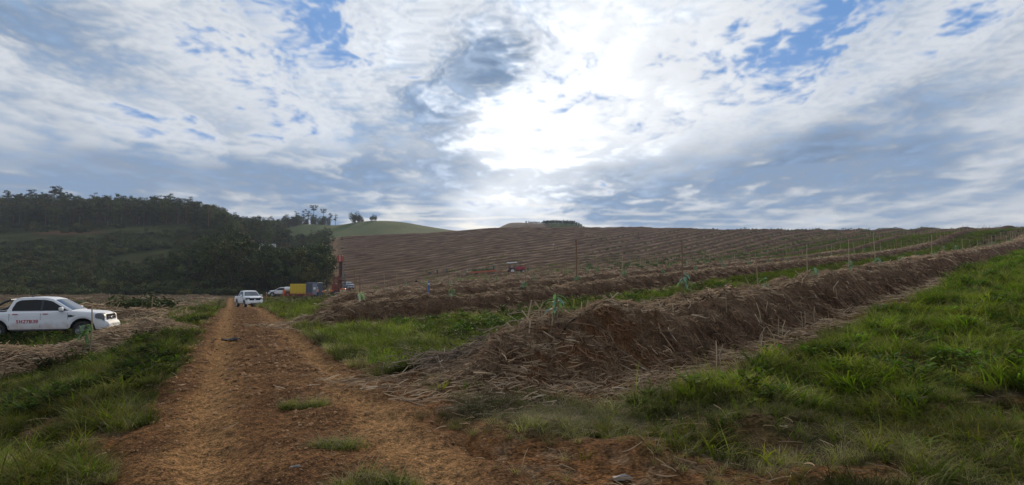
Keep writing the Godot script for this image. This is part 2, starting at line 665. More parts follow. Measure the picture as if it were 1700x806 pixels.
func ground_color(x: float, z: float) -> Color:
	var d := -z
	var n1 := nb.get_noise_2d(x * 0.35, z * 0.35)
	var n2 := nb.get_noise_2d(x * 1.7 + 50.0, z * 1.7)
	var col := SOIL.lerp(DARK_SOIL, clampf(0.5 + 0.8 * n1 + 0.5 * n2, 0.0, 1.0))
	var u := x / maxf(d, 1.0)
	if d < 130.0:
		var g := grass_at(x, d)
		col = col.lerp(TURF, clampf(g * 0.85, 0.0, 0.85))
		col = col.lerp(STRAW, 0.5 * sst(0.0, 0.5, n2 + 0.3 * n1))
	if d > 30.0:
		var far := sst(30.0, 140.0, d)
		var f := field_at(x, d)
		var brown := Color(0.225, 0.130, 0.083).lerp(Color(0.295, 0.182, 0.115), clampf(0.5 + 1.1 * nb.get_noise_2d(x * 0.09, z * 0.09), 0.0, 1.0))
		var lush := clampf(0.45 + 1.5 * nb.get_noise_2d(x * 0.05 + 400.0, z * 0.11), 0.0, 1.0) * (1.0 - sst(130.0, 260.0, d)) * sst(-0.05, 0.25, u)
		brown = brown.lerp(Color(0.10, 0.125, 0.045), 0.85 * lush)
		col = col.lerp(brown, far * f)
		if u < -0.2:
			var wild := Color(0.045, 0.058, 0.022).lerp(Color(0.085, 0.095, 0.035), clampf(0.5 + nb.get_noise_2d(x * 0.03, z * 0.03) * 1.2, 0.0, 1.0))
			if d < 160.0:
				wild = Color(0.24, 0.17, 0.105).lerp(TURF, clampf(0.4 + 1.2 * nb.get_noise_2d(x * 0.12, z * 0.2), 0.0, 1.0) * 0.75)
				wild = wild.lerp(Color(0.05, 0.065, 0.025), sst(128.0, 158.0, d + 6.0 * n1))
			col = col.lerp(wild, (1.0 - f) * sst(22.0, 40.0, d))
			# clearings on the hillside
			col = col.lerp(Color(0.075, 0.09, 0.03).lerp(Color(0.16, 0.165, 0.06), clampf(0.5 + 1.3 * nb.get_noise_2d(x * 0.06, z * 0.06), 0.0, 1.0)), clearing(x, d))
			col = col.lerp(Color(0.26, 0.145, 0.085), sst(0.35, 0.7, blot(x, d, -222.0, 305.0, 22.0, 9.0)) + sst(0.35, 0.7, blot(x, d, -121.0, 296.0, 14.0, 12.0)))
		# green hill
		if d > 400.0 and u > -0.40:
			var gr := Color(0.085, 0.145, 0.045).lerp(Color(0.15, 0.21, 0.07), clampf(0.5 + 1.3 * nb.get_noise_2d(x * 0.02, z * 0.05), 0.0, 1.0))
			gr = gr.lerp(Color(0.2, 0.145, 0.115), sst(-32.0, -16.0, x + 0.1 * (d - 560.0)) * (1.0 - sst(28.0, 40.0, x)))
			col = col.lerp(gr, (1.0 - f) * sst(-0.40, -0.37, u))
		# dirt track along the wood
		var tr := u + 0.2925 + 0.004 * na.get_noise_2d(d * 0.03, 9.0)
		var tw := 0.004 + 0.8 / maxf(d, 1.0)
		col = col.lerp(Color(0.36, 0.20, 0.095), (1.0 - sst(tw * 0.6, tw * 1.3, absf(tr))) * sst(132.0, 150.0, d) * (1.0 - sst(385.0, 400.0, d)))
		col = col.lerp(Color(0.38, 0.215, 0.10), 0.9 * sst(0.35, 0.75, blot(x, d, -38.0, 156.0, 7.0, 16.0) + 0.15 * n2))
	return col


func clearing(x: float, d: float) -> float:
	return clampf(sst(0.3, 0.6, blot(x, d, -228.0, 288.0, 34.0, 17.0)) + sst(0.3, 0.6, blot(x, d, -194.0, 318.0, 20.0, 19.0)) + 0.9 * sst(0.35, 0.7, blot(x, d, -138.0, 232.0, 13.0, 18.0)) + sst(0.3, 0.6, blot(x, d, -120.0, 288.0, 13.0, 20.0)), 0.0, 1.0)


func make_ground() -> void:
	var radii := [0.0]
	var r := 0.8
	while r < 2600.0:
		radii.append(r)
		r *= 1.0185 if r < 500.0 else 1.05
	var angles := []
	var a := -180.0
	while a < 180.0 - 0.01:
		angles.append(deg_to_rad(a))
		a += 0.22 if absf(a) < 47.0 else (1.0 if absf(a) < 70.0 else 5.0)
	var v := PackedVector3Array()
	var n := PackedVector3Array()
	var c := PackedColorArray()
	var ix := PackedInt32Array()
	var w := angles.size()
	v.resize(radii.size() * w)
	c.resize(v.size())
	n.resize(v.size())
	for k in radii.size():
		for j in w:
			var x: float = sin(angles[j]) * radii[k]
			var z: float = -cos(angles[j]) * radii[k]
			var h := gh(x, z)
			var d := -z
			if d < 122.0:
				var off := absf(x - road_x(d))
				h -= 0.16 * (1.0 - sst(1.5, 2.1, off)) * sst(-30.0, -3.0, d)
			if absf(angles[j]) < 1.3 and radii[k] < 30.0:
				h += 0.035 * nb.get_noise_2d(x * 2.2, z * 2.2)
			v[k * w + j] = Vector3(x, h, z)
			c[k * w + j] = ground_color(x, z) if d > 0.0 else Color(0.16, 0.12, 0.06)
	for k in radii.size() - 1:
		for j in w:
			var m := (j + 1) % w
			var p0 := k * w + j
			var p1 := k * w + m
			var p2 := p1 + w
			var p3 := p0 + w
			var f := (v[p2] - v[p0]).cross(v[p3] - v[p1])
			if f.y < 0.0:
				f = -f
			n[p0] += f
			n[p1] += f
			n[p2] += f
			n[p3] += f
			ix.append_array([p0, p3, p2, p0, p2, p1])
	for k in n.size():
		n[k] = n[k].normalized() if n[k].length_squared() > 0.0 else Vector3.UP
	var arr := []
	arr.resize(Mesh.ARRAY_MAX)
	arr[Mesh.ARRAY_VERTEX] = v
	arr[Mesh.ARRAY_NORMAL] = n
	arr[Mesh.ARRAY_COLOR] = c
	arr[Mesh.ARRAY_INDEX] = ix
	var m := ArrayMesh.new()
	m.add_surface_from_arrays(Mesh.PRIMITIVE_TRIANGLES, arr)
	structure(put("ground", m, soil_mat("ground soil", 1.9, 8.0)))


func road_h(x: float, d: float) -> float: # the road's own surface
	var o := x - road_x(d)
	var e := absf(o) + 0.25 * na.get_noise_2d(x * 0.8, d * 0.8)
	var h := gh(x, -d) + 0.02 - 0.24 * sst(1.55, 2.3, e)
	h -= 0.08 * exp(-pow((o + 1.0 + 0.08 * na.get_noise_2d(d * 0.4, 1.0)) / 0.32, 2.0)) + 0.07 * exp(-pow((o - 1.15 + 0.1 * na.get_noise_2d(d * 0.35, 2.0)) / 0.36, 2.0))
	h += 0.022 * nb.get_noise_2d(x * 3.0, d * 3.0) + 0.02 * nc.get_noise_2d(x * 8.0, d * 8.0)
	return h


func make_road() -> void:
	var mb := MB.new()
	var rows := []
	var cols := []
	var d := -8.0
	while d < 121.0:
		var row := []
		for k in 65:
			var o := lerpf(-2.5, 2.5, k / 64.0)
			var x := road_x(d) + o
			row.append(Vector3(x, road_h(x, d), -d))
			var n1 := nb.get_noise_2d(x * 0.9 + 9.0, d * 0.45)
			var n2 := nb.get_noise_2d(x * 4.0, d * 4.0)
			var rut := exp(-pow((o + 1.0 + 0.15 * n1) / 0.38, 2.0)) + exp(-pow((o - 1.15 + 0.15 * n1) / 0.38, 2.0))
			var c := Color(0.285, 0.142, 0.066).lerp(Color(0.62, 0.345, 0.15), clampf(0.06 + 0.92 * rut + 0.5 * n1 + 0.35 * n2, 0.0, 1.0))
			c = c.lerp(Color(0.17, 0.085, 0.046), 0.6 * sst(0.12, 0.5, nb.get_noise_2d(x * 0.6 + 30.0, d * 0.3) + 0.2 * n2) * (1.0 - 0.7 * clampf(rut, 0.0, 1.0)))
			cols.append(c)
		rows.append(row)
		d += 0.07 if d > 3.0 and d < 22.0 else (0.3 if d < 50.0 else 1.0)
	mb.grid(rows)
	for k in cols.size():
		mb.c[k] = cols[k]
	structure(put("dirt_road", mb.mesh(), soil_mat("road soil", 1.15, 7.0)))


# ------------------------------------------------------------------ mulched mounds
func make_mounds() -> void:
	for kk in 50:
		var k: float = kk if kk < 5 else 5.0 + (kk - 5) * 0.5
		var between := kk >= 5 and kk % 2 == 0
		var rows := []
		var cols := []
		var a := -2.6 if kk < 5 else -10.0
		while a < 560.0:
			var p := row_at(k, row_start(k) + a)
			var dist := p.length()
			if between and (p.y < 150.0 or p.x < -0.28 * p.y) and dist < 420.0:
				a += 2.0
				continue
			if p.y > 442.0 or p.x > 1.15 * p.y + 3.0 or p.y - 0.33 * p.x > 470.0:
				break
			var wide := 45 if k == 0 else (33 if k == 1 else (17 if k < 5 else 9))
			var row := []
			for j in wide:
				var q := lerpf(-2.9, 2.4, j / float(wide - 1))
				var w := row_at(k, row_start(k) + a, q)
				var hm := mound(k, a, q)
				var h := gh(w.x, -w.y) + (hm if hm > 0.015 else -0.06)
				row.append(Vector3(w.x, h, -w.y))
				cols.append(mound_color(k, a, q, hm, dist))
			rows.append(row)
			a += clampf(dist * 0.006, 0.09, 5.0) * (1.0 if k < 2 else 2.0)
		if rows.size() < 2:
			continue
		var mb := MB.new()
		mb.grid(rows)
		for j in cols.size():
			mb.c[j] = cols[j]
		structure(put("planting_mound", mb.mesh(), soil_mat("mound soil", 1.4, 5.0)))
	# the mound beside the pickup
	var rows := []
	var cols := []
	var ab := LEFT_B - LEFT_A
	var un := ab.normalized()
	var sd := Vector2(un.y, -un.x)
	for i in 150:
		var a := -1.6 + i * 0.11
		var row := []
		for j in 41:
			var q := lerpf(-2.0, 2.0, j / 40.0)
			var w := LEFT_A + un * a + sd * q
			var hm := left_mound(w.x, w.y)
			row.append(Vector3(w.x, gh(w.x, -w.y) + (hm if hm > 0.015 else -0.06), -w.y))
			var n := nb.get_noise_2d(w.x * 1.5, w.y * 1.5)
			cols.append(DARK_SOIL.lerp(STRAW, clampf(0.55 + n + 0.5 * hm - 0.2, 0.0, 1.0)))
		rows.append(row)
	var mb := MB.new()
	mb.grid(rows)
	for j in cols.size():
		mb.c[j] = cols[j]
	structure(put("planting_mound", mb.mesh(), soil_mat("mound soil", 1.4, 5.0)))
	# low rows of the field on the left
	for k in 9:
		var d0: float = FIELD_ROWS[k]
		rows = []
		cols = []
		var x := -1.0 * d0 - 4.0
		while x < road_x(d0) - 4.0:
			var row := []
			for j in 9:
				var q := lerpf(-1.6, 1.6, j / 8.0)
				var dd := d0 + field_bend(k, x) + q
				var t := field_rise(k, x, q)
				row.append(Vector3(x, gh(x, -dd) + (t if t > 0.015 else -0.05), -dd))
				cols.append(DARK_SOIL.lerp(STRAW, clampf(0.8 + 1.1 * nb.get_noise_2d(x * 0.6, q + k * 5.0), 0.0, 1.0)))
			rows.append(row)
			x += 0.5
		mb = MB.new()
		mb.grid(rows)
		for j in cols.size():
			mb.c[j] = cols[j]
		structure(put("planting_mound", mb.mesh(), soil_mat("mound soil", 1.4, 5.0)))


const FIELD_ROWS := [34.0, 40.0, 47.0, 55.0, 64.0, 75.0, 88.0, 103.0, 119.0]


func field_bend(k: int, x: float) -> float:
	return 0.10 * (x + 0.7 * FIELD_ROWS[k]) + 1.2 * na.get_noise_2d(x * 0.08, k * 7.0)


func field_rise(k: int, x: float, q: float) -> float:
	var t := 0.46 * sst(0.0, 3.0, road_x(FIELD_ROWS[k]) - 4.0 - x) * (1.0 + 0.6 * na.get_noise_2d(x * 0.3, k * 9.0)) * (1.0 - sst(0.1, 1.5, absf(q)))
	return maxf(0.0, t + 0.08 * nb.get_noise_2d(x * 1.5, q * 2.0 + k) * sst(0.0, 0.2, t))


func left_field_h(x: float, d: float) -> float:
	for k in 9:
		var q: float = d - FIELD_ROWS[k] - field_bend(k, x)
		if absf(q) < 1.6:
			return gh(x, -d) + field_rise(k, x, q)
	return gh(x, -d)


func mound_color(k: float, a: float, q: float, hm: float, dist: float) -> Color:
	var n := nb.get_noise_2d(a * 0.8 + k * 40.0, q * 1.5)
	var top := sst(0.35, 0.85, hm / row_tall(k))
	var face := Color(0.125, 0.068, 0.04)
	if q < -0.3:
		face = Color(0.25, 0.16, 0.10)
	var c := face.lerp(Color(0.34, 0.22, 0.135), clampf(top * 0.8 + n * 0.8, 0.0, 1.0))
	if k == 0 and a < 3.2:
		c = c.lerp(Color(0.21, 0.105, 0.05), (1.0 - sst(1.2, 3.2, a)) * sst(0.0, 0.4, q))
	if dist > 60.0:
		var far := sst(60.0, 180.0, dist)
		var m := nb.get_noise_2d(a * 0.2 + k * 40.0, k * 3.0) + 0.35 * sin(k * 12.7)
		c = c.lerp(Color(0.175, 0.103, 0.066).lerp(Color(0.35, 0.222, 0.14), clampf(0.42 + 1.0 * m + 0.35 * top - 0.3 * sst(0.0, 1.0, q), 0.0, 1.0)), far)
	return c


# ------------------------------------------------------------------ trees
func leaf_cloud(mb: MB, at: Vector3, r: Vector3, count: int, size: float, tint: Color) -> void:
	for k in count:
		var u := Vector3(R.randfn(), R.randfn(), R.randfn()).normalized()
		var p := at + u * r * pow(R.randf(), 0.28)
		var nrm := (u + Vector3(rr(-0.8, 0.8), rr(-0.3, 0.9), rr(-0.8, 0.8))).normalized()
		var a := nrm.cross(Vector3(rr(-1, 1), rr(-1, 1), rr(-1, 1))).normalized() * size * rr(0.6, 1.25)
		var b := nrm.cross(a).normalized() * size * rr(0.3, 0.6)
		var l := rr(0.7, 1.3)
		mb.col = Color(tint.r * l, tint.g * l, tint.b * l * rr(0.8, 1.1))
		mb.face([p - a, p - a * 0.1 + b, p + a, p - a * 0.1 - b])


func make_tree(kind: int) -> Array: # [crown, trunk]
	var cr := MB.new()
	var tk := MB.new()
	var dark := Color(0.047, 0.064, 0.021)
	var bark := Color(0.075, 0.06, 0.045)
	tk.col = bark
	var H := 12.0
	match kind:
		0, 1: # broad crown down to the ground; tall oval crown
			var top := H
			var wide := 4.6 if kind == 0 else 3.1
			tk.tube([Vector3(0, -0.6, 0), Vector3(rr(-0.2, 0.2), 3, rr(-0.2, 0.2)), Vector3(rr(-0.5, 0.5), 7, rr(-0.5, 0.5)), Vector3(0, 10, 0)], [0.3, 0.24, 0.16, 0.05], 6)
			for k in 26:
				var f := R.randf()
				var y := lerpf(1.6, top - 0.9, f)
				var prof := sqrt(maxf(0.05, 1.0 - pow((f - 0.45) / 0.62, 2.0)))
				var ang := rr(0, TAU)
				var rad := wide * prof * sqrt(R.randf()) * 0.85
				var c := Vector3(cos(ang) * rad, y + rr(-0.4, 0.4), sin(ang) * rad)
				var t := dark * rr(0.65, 1.5)
				leaf_cloud(cr, c, Vector3(1, 0.75, 1) * rr(1.0, 1.9), 46, 0.34, t)
				if k % 4 == 0:
					tk.tube([Vector3(0, y * 0.55, 0), Vector3(c.x * 0.5, y * 0.8, c.z * 0.5), c], [0.13, 0.08, 0.03], 4)
		2: # gum tree: bare stem, airy clumps high up
			tk.col = Color(0.12, 0.10, 0.08)
			tk.tube([Vector3(0, -0.6, 0), Vector3(0.2, 5, 0.1), Vector3(-0.1, 9, 0), Vector3(0.1, 12.4, 0)], [0.24, 0.19, 0.13, 0.04], 6)
			for k in 13:
				var y := rr(5.5, 12.6)
				var ang := rr(0, TAU)
				var rad := rr(0.3, 2.5) * (1.0 - 0.5 * absf(y - 9.0) / 4.0)
				var c := Vector3(cos(ang) * rad, y, sin(ang) * rad)
				leaf_cloud(cr, c, Vector3(1.15, 0.7, 1.15) * rr(0.7, 1.25), 42, 0.30, Color(0.05, 0.066, 0.026) * rr(0.7, 1.4))
				tk.tube([Vector3(0, y - 1.6, 0), c], [0.07, 0.025], 4)
		3: # pine with a bare stem and a rounded head
			tk.tube([Vector3(0, -0.6, 0), Vector3(rr(-0.3, 0.3), 6, 0), Vector3(rr(-0.4, 0.4), 12.2, 0)], [0.26, 0.18, 0.06], 6)
			for k in 19:
				var ang := rr(0, TAU)
				var rad := 2.7 * sqrt(R.randf())
				var c := Vector3(cos(ang) * rad, rr(7.2, 12.6) - rad * 0.35, sin(ang) * rad)
				leaf_cloud(cr, c, Vector3(1.2, 0.65, 1.2) * rr(0.75, 1.1), 46, 0.32, Color(0.034, 0.05, 0.022) * rr(0.7, 1.3))
				tk.tube([Vector3(0, 8.6, 0), c], [0.09, 0.03], 4)
		4: # candelabra pine with flat tiers
			tk.tube([Vector3(0, -0.6, 0), Vector3(0, 7, 0), Vector3(0.1, 14.0, 0)], [0.26, 0.2, 0.1], 6)
			for tier in [[13.9, 2.7], [12.6, 2.2], [11.2, 1.5]]:
				for k in 9:
					var ang: float = TAU * k / 9.0 + rr(-0.2, 0.2)
					var c := Vector3(cos(ang) * tier[1], tier[0] + rr(-0.1, 0.25), sin(ang) * tier[1])
					tk.tube([Vector3(0, tier[0] - 0.7, 0), c * Vector3(0.6, 1, 0.6) - Vector3(0, 0.4, 0), c], [0.07, 0.05, 0.03], 4)
					leaf_cloud(cr, c, Vector3(0.75, 0.32, 0.75), 34, 0.26, Color(0.034, 0.048, 0.022) * rr(0.7, 1.3))
		5: # bush
			for k in 15:
				var ang := rr(0, TAU)
				var rad := 2.2 * sqrt(R.randf())
				var c := Vector3(cos(ang) * rad, rr(0.3, 2.4) * (1.0 - rad / 4.5), sin(ang) * rad)
				leaf_cloud(cr, c, Vector3(0.9, 0.7, 0.9) * rr(0.7, 1.2), 42, 0.26, Color(0.055, 0.07, 0.025) * rr(0.6, 1.5))
				if k % 3 == 0:
					tk.tube([Vector3(0, -0.3, 0), c], [0.06, 0.02], 4)
	return [cr.mesh(), tk.mesh()]


func both(a: Array) -> ArrayMesh: # crown and trunk as one mesh of two surfaces
	var m := ArrayMesh.new()
	var fm := vmat("foliage", 0.75, 0.25, Color(0.34, 0.42, 0.12))
	var bm := vmat("bark", 0.95, 0.2)
	for k in 2:
		if a[k].get_surface_count():
			m.add_surface_from_arrays(Mesh.PRIMITIVE_TRIANGLES, a[k].surface_get_arrays(0))
			m.surface_set_material(m.get_surface_count() - 1, fm if k == 0 else bm)
	return m


var tree_bush: ArrayMesh


func make_trees() -> void:
	var fm := vmat("foliage", 0.75, 0.25, Color(0.34, 0.42, 0.12))
	var bm := vmat("bark", 0.95, 0.2)
	var proto := []
	for k in [0, 0, 1, 1, 2, 2, 3, 3, 4, 5, 5]:
		proto.append(make_tree(k))
	var made := {}
	# single trees: [prototype, direction x/depth, depth, height factor, name, label, group]
	var singles := [
		[8, -0.327, 590.0, 1.25, "candelabra_pine", "flat-topped pine standing tallest on the wooded crest left of the green hill"],
		[8, -0.311, 585.0, 1.0, "candelabra_pine", "lower flat-topped pine just right of the tallest one on the far crest"],
		[9, -0.2585, 600.0, 3.1, "round_tree", "round dark tree standing alone on top of the green hill"],
		[10, -0.2505, 602.0, 1.7, "round_tree", "small tree touching the right side of the round tree on the green hill"],
		[9, -0.2285, 604.0, 1.8, "round_tree", "smallest lone tree on the green hill, right of the round tree"],
		[6, -0.832, 446.0, 1.12, "pine_tree", "pine at the left edge of the ridge skyline"],
		[7, -0.812, 450.0, 1.0, "pine_tree", ""], [6, -0.795, 448.0, 1.2, "pine_tree", ""],
		[7, -0.776, 444.0, 1.05, "pine_tree", ""], [6, -0.779, 452.0, 0.9, "pine_tree", ""],
		[3, -0.776, 449.0, 1.06, "dense_tree", "dense pointed tree among the thin pines on the left ridge"],
		[6, -0.756, 440.0, 1.38, "pine_tree", "taller of the two thin pines that rise clear above the left ridge"],
		[7, -0.747, 442.0, 1.3, "pine_tree", "lower of the two thin pines that rise clear above the left ridge"],
		[7, -0.735, 446.0, 1.1, "pine_tree", ""], [1, -0.715, 446.0, 1.0, "dense_tree", "domed tree right of the thin pines on the left ridge"],
		[4, -0.690, 448.0, 0.95, "gum_tree", ""], [5, -0.672, 448.0, 0.95, "gum_tree", ""],
		[0, -0.624, 440.0, 0.9, "dense_tree", "rounded tree breaking the ridge line above the green clearing"],
		[4, -0.47, 470.0, 1.1, "gum_tree", ""], [5, -0.455, 480.0, 1.15, "gum_tree", ""], [4, -0.44, 500.0, 1.1, "gum_tree", ""],
		[5, -0.395, 540.0, 1.0, "gum_tree", ""], [4, -0.372, 560.0, 1.0, "gum_tree", ""], [5, -0.356, 575.0, 1.05, "gum_tree", ""],
		[5, -0.343, 580.0, 1.1, "gum_tree", ""], [4, -0.336, 590.0, 1.1, "gum_tree", ""], [4, -0.30, 590.0, 0.9, "gum_tree", ""], [5, -0.291, 588.0, 0.8, "gum_tree", ""],
		[2, -0.311, 176.0, 1.22, "dense_tree", "dark tree at the right end of the wood, beside the drill rig"],
		[0, -0.325, 172.0, 1.18, "dense_tree", "dark tree rising behind the grey container"],
		[3, -0.352, 176.0, 1.25, "dense_tree", "dark tree rising behind the yellow box"],
		[1, -0.38, 171.0, 1.2, "dense_tree", "dark tree rising behind the white pickup of the drill site"],
		[2, -0.408, 174.0, 1.3, "dense_tree", ""], [0, -0.437, 176.0, 1.32, "dense_tree", "dark tree rising behind the pickup parked on the dirt road"],
		[1, -0.468, 180.0, 1.45, "dense_tree", ""], [3, -0.50, 184.0, 1.5, "dense_tree", "tallest dark tree in the wood, left of the pickup on the road"],
		[0, -0.53, 178.0, 1.15, "dense_tree", ""], [2, -0.556, 172.0, 0.95, "dense_tree", ""], [1, -0.59, 174.0, 0.8, "dense_tree", ""],
		[0, -0.63, 172.0, 0.7, "dense_tree", ""], [1, -0.67, 176.0, 0.72, "dense_tree", ""], [0, -0.72, 170.0, 0.66, "dense_tree", ""],
		[1, -0.76, 172.0, 0.6, "dense_tree", ""], [0, -0.81, 168.0, 0.62, "dense_tree", ""], [1, -0.845, 170.0, 0.6, "dense_tree", ""],
	]
	var wood_n := 0
	var pine_n := 0
	var gum_n := 0
	for s in singles:
		var at := Vector3(s[1] * s[2], 0, -s[2])
		at.y = gh(at.x, at.z)
		var skyline: bool = s[2] > 300.0
		var group := "trees along the ridge skyline" if skyline else "trees at the edge of the dark wood"
		var label: String = s[5]
		if label == "":
			if s[4] == "pine_tree":
				pine_n += 1
				label = "round-headed pine on the left ridge skyline, %s after the one at the picture edge" % ordinal(pine_n)
			elif s[4] == "gum_tree":
				gum_n += 1
				label = "slim airy gum tree on the wooded skyline, %s counting from the left" % ordinal(gum_n)
			else:
				wood_n += 1
				label = "dark leafy tree at the edge of the wood, %s leftward from the drill site" % ordinal(wood_n)
		var root: Node3D
		if made.has(s[0]):
			root = dup(made[s[0]], label, at, rr(0, TAU), s[3] * (1.08 if skyline else 0.82), group)
			root.name = s[4]
		else:
			root = thing(s[4], label, "tree", at, rr(0, TAU), group)
			root.scale = Vector3.ONE * s[3] * (1.08 if skyline else 0.82)
			put("trunk", proto[s[0]][1], bm, root)
			put("crown", proto[s[0]][0], fm, root)
			made[s[0]] = root
		if s[4] == "round_tree":
			root.scale *= Vector3(0.8, 1.45, 0.8)
	# the wood itself
	tree_bush = proto[10][0]
	var meshes := []
	for q in proto:
		meshes.append(both(q))
	var where := []
	var tint := []
	for q in proto:
		where.append([])
		tint.append([])
	var d := 138.0
	while d < 640.0:
		var step := 5.2 if d < 260.0 else 6.6
		var x := -1.02 * d
		while x < -0.27 * d:
			var px := x + rr(-0.45, 0.45) * step
			var pd := d + rr(-0.45, 0.45) * step
			var u := px / pd
			var kind := -1
			var size := 1.0
			var shade := rr(0.6, 1.5)
			if (clearing(px, pd) > 0.25 and R.randf() < 0.9) or u > -0.302 + 0.012 * na.get_noise_2d(pd * 0.05, 2.0):
				kind = -1
			elif pd > 425.0 and u > -0.375 + 0.03 * sst(480.0, 560.0, pd) and u < -0.2:
				kind = -1
				if pd > 575.0 and pd < 640.0 and u < -0.282:
					kind = [0, 1, 2, 3, 4, 5][R.randi() % 6]
					size = rr(0.55, 0.85)
			elif u < -0.45 and pd < 152.0:
				kind = 9 + R.randi() % 2
				size = rr(0.5, 0.95)
			elif u < -0.49 and pd < 335.0:
				kind = 9 + R.randi() % 2 if R.randf() < 0.8 else R.randi() % 4
				size = rr(0.6, 1.3) if kind > 8 else rr(0.25, 0.5)
				if R.randf() < 0.25 or (pd > 225.0 and pd < 300.0 and clearing(px, pd + 25.0) > 0.2):
					kind = 9
					size = rr(0.35, 0.6)
			else:
				kind = [0, 1, 2, 3, 2, 3, 4, 5, 6][R.randi() % 9]
				size = rr(0.72, 1.12)
				if pd < 240.0 and u > -0.5:
					kind = R.randi() % 4
					size = rr(0.62, 1.0) if u > -0.44 else rr(0.8, 1.15)
				if u > -0.37 and pd > 195.0 and pd < 430.0:
					size *= 0.62
				if u > -0.43 and u < -0.375 and pd > 205.0 and pd < 292.0:
					kind = R.randi() % 4
					size = rr(0.28, 0.42)
				if pd > 420.0:
					size *= 0.8
			if kind >= 0 and pd > (157.0 if u > -0.45 else 138.0):
				var s := size * rr(0.9, 1.1)
				var b := Basis(Vector3.UP, rr(0, TAU)).scaled(Vector3(s * rr(0.9, 1.15), s, s * rr(0.9, 1.15)))
				where[kind].append(Transform3D(b, Vector3(px, gh(px, -pd) - 0.1, -pd)))
				var warm := rr(0.0, 0.5) * (1.0 if R.randf() < 0.35 else 0.2)
				tint[kind].append(Color(shade * (1.0 + warm), shade, shade * (1.0 - 0.5 * warm)))
			x += step
		d += step
	var n := 0
	for k in meshes.size():
		if where[k].size():
			many("shrub_cover" if k > 8 else "forest", meshes[k], null, where[k], tint[k])
			n += where[k].size()
	print("forest trees ", n)
	# the plantation on the flat-topped rise
	var hw := []
	var ht := []
	for j in 7:
		for i in 30:
			var x := lerpf(14.0, 74.0, i / 29.0) + rr(-0.8, 0.8)
			var z := -(575.0 + j * 5.0 + rr(-1, 1))
			var s := rr(0.20, 0.27) * (0.5 if x < 30.0 else 1.0)
			hw.append(Transform3D(Basis(Vector3.UP, rr(0, TAU)).scaled(Vector3(s * 1.3, s, s * 1.3)), Vector3(x, gh(x, z), z)))
			ht.append(Color(0.8, 1.0, 0.9))
	many("far_plantation", meshes[2], null, hw, ht)
	for q in [[-24.3, 40.5, 0.62, "broad dark bush in the left field, right of the nearest pickup's nose"], [-26.6, 42.5, 0.42, "smaller dark bush touching the left side of the broad bush beyond the pickup"], [-38.0, 64.0, 0.4, "low dark bush far back in the left field, above the nearest pickup's bonnet"], [-50.0, 72.0, 0.42, "low bush far back in the left field, above the nearest pickup's roof"]]:
		var bush := thing("bush", q[3], "bush", Vector3(q[0], gh(q[0], -q[1]), -q[1]), rr(0, TAU), "bushes in the left field")
		bush.scale = Vector3(q[2] * 1.3, q[2], q[2])
		put("stems", proto[9][1], bm, bush)
		put("foliage", proto[9][0], fm, bush)
	# small white farmhouse among the trees
	var hx := -119.0
	var hz := -296.0
	var house := thing("farmhouse", "small white farmhouse with a pale roof in a red clearing among the trees", "house", Vector3(hx, gh(hx, hz), hz), 0.25)
	var mb := MB.new()
	mb.box(Vector3(0, 1.3, 0), Vector3(7.0, 2.9, 4.6), 0.02)
	put("wall", mb.mesh(), mat("whitewash", 0.75, 0.74, 0.70, 0.9), house)
	mb = MB.new()
	for s in [-1, 1]:
		var q := [Vector3(-3.8, 2.65, s * 2.7), Vector3(3.8, 2.65, s * 2.7), Vector3(3.8, 4.1, 0), Vector3(-3.8, 4.1, 0)]
		if s > 0:
			q.reverse()
		mb.face(q)
		var e := [Vector3(s * 3.5, 2.75, -2.3), Vector3(s * 3.5, 2.75, 2.3), Vector3(s * 3.5, 4.02, 0)]
		if s < 0:
			e.reverse()
		mb.face(e)
	put("roof", mb.mesh(), mat("roof sheet", 0.52, 0.52, 0.52, 0.5), house)
	for x in [-2.1, 2.1]:
		mb = MB.new()
		mb.box(Vector3(x, 1.6, 2.32), Vector3(1.1, 1.0, 0.06))
		put("window", mb.mesh(), mat("dark glass", 0.02, 0.022, 0.025, 0.08), house)
	mb = MB.new()
	mb.box(Vector3(0, 1.05, 2.32), Vector3(0.9, 2.0, 0.06))
	put("door", mb.mesh(), mat("dark timber", 0.1, 0.06, 0.04, 0.7), house)


# ------------------------------------------------------------------ pickups
const TOP_LINE := [-2.9, 1.13, -2.84, 1.19, -1.3, 1.20, 0.9, 1.235, 1.25, 1.23, 1.95, 1.17, 2.2, 1.115, 2.29, 1.065, 2.34, 1.0, 2.38, 0.78, 2.44, 0.74, 2.49, 0.69, 2.53, 0.62, 2.54, 0.46]


func lin_table(t: Array, x: float) -> float:
	if x <= t[0]:
		return t[1]
	for k in range(2, t.size(), 2):
		if x <= t[k]:
			return lerpf(t[k - 1], t[k + 1], (x - t[k - 2]) / (t[k] - t[k - 2]))
	return t[t.size() - 1]


func body_bottom(x: float) -> float:
	var b := 0.47
	if x > 2.05:
		b = 0.42
	elif x < -2.2:
		b = 0.56
	for xa in [1.55, -1.67]:
		var q: float = 0.49 * 0.49 - (x - xa) * (x - xa)
		if q > 0.0:
			b = maxf(b, 0.42 + sqrt(q) * 1.02)
	return b


func body_half(x: float) -> float:
	var w := 0.925
	if x > 1.7:
		w -= 0.20 * pow((x - 1.7) / 0.84, 2.2)
	if x < -2.55:
		w -= 0.04 * pow((-2.55 - x) / 0.35, 2.0)
	for xa in [1.55, -1.67]: # flared arches
		w += 0.02 * exp(-pow((x - xa) / 0.5, 4.0))
	return w


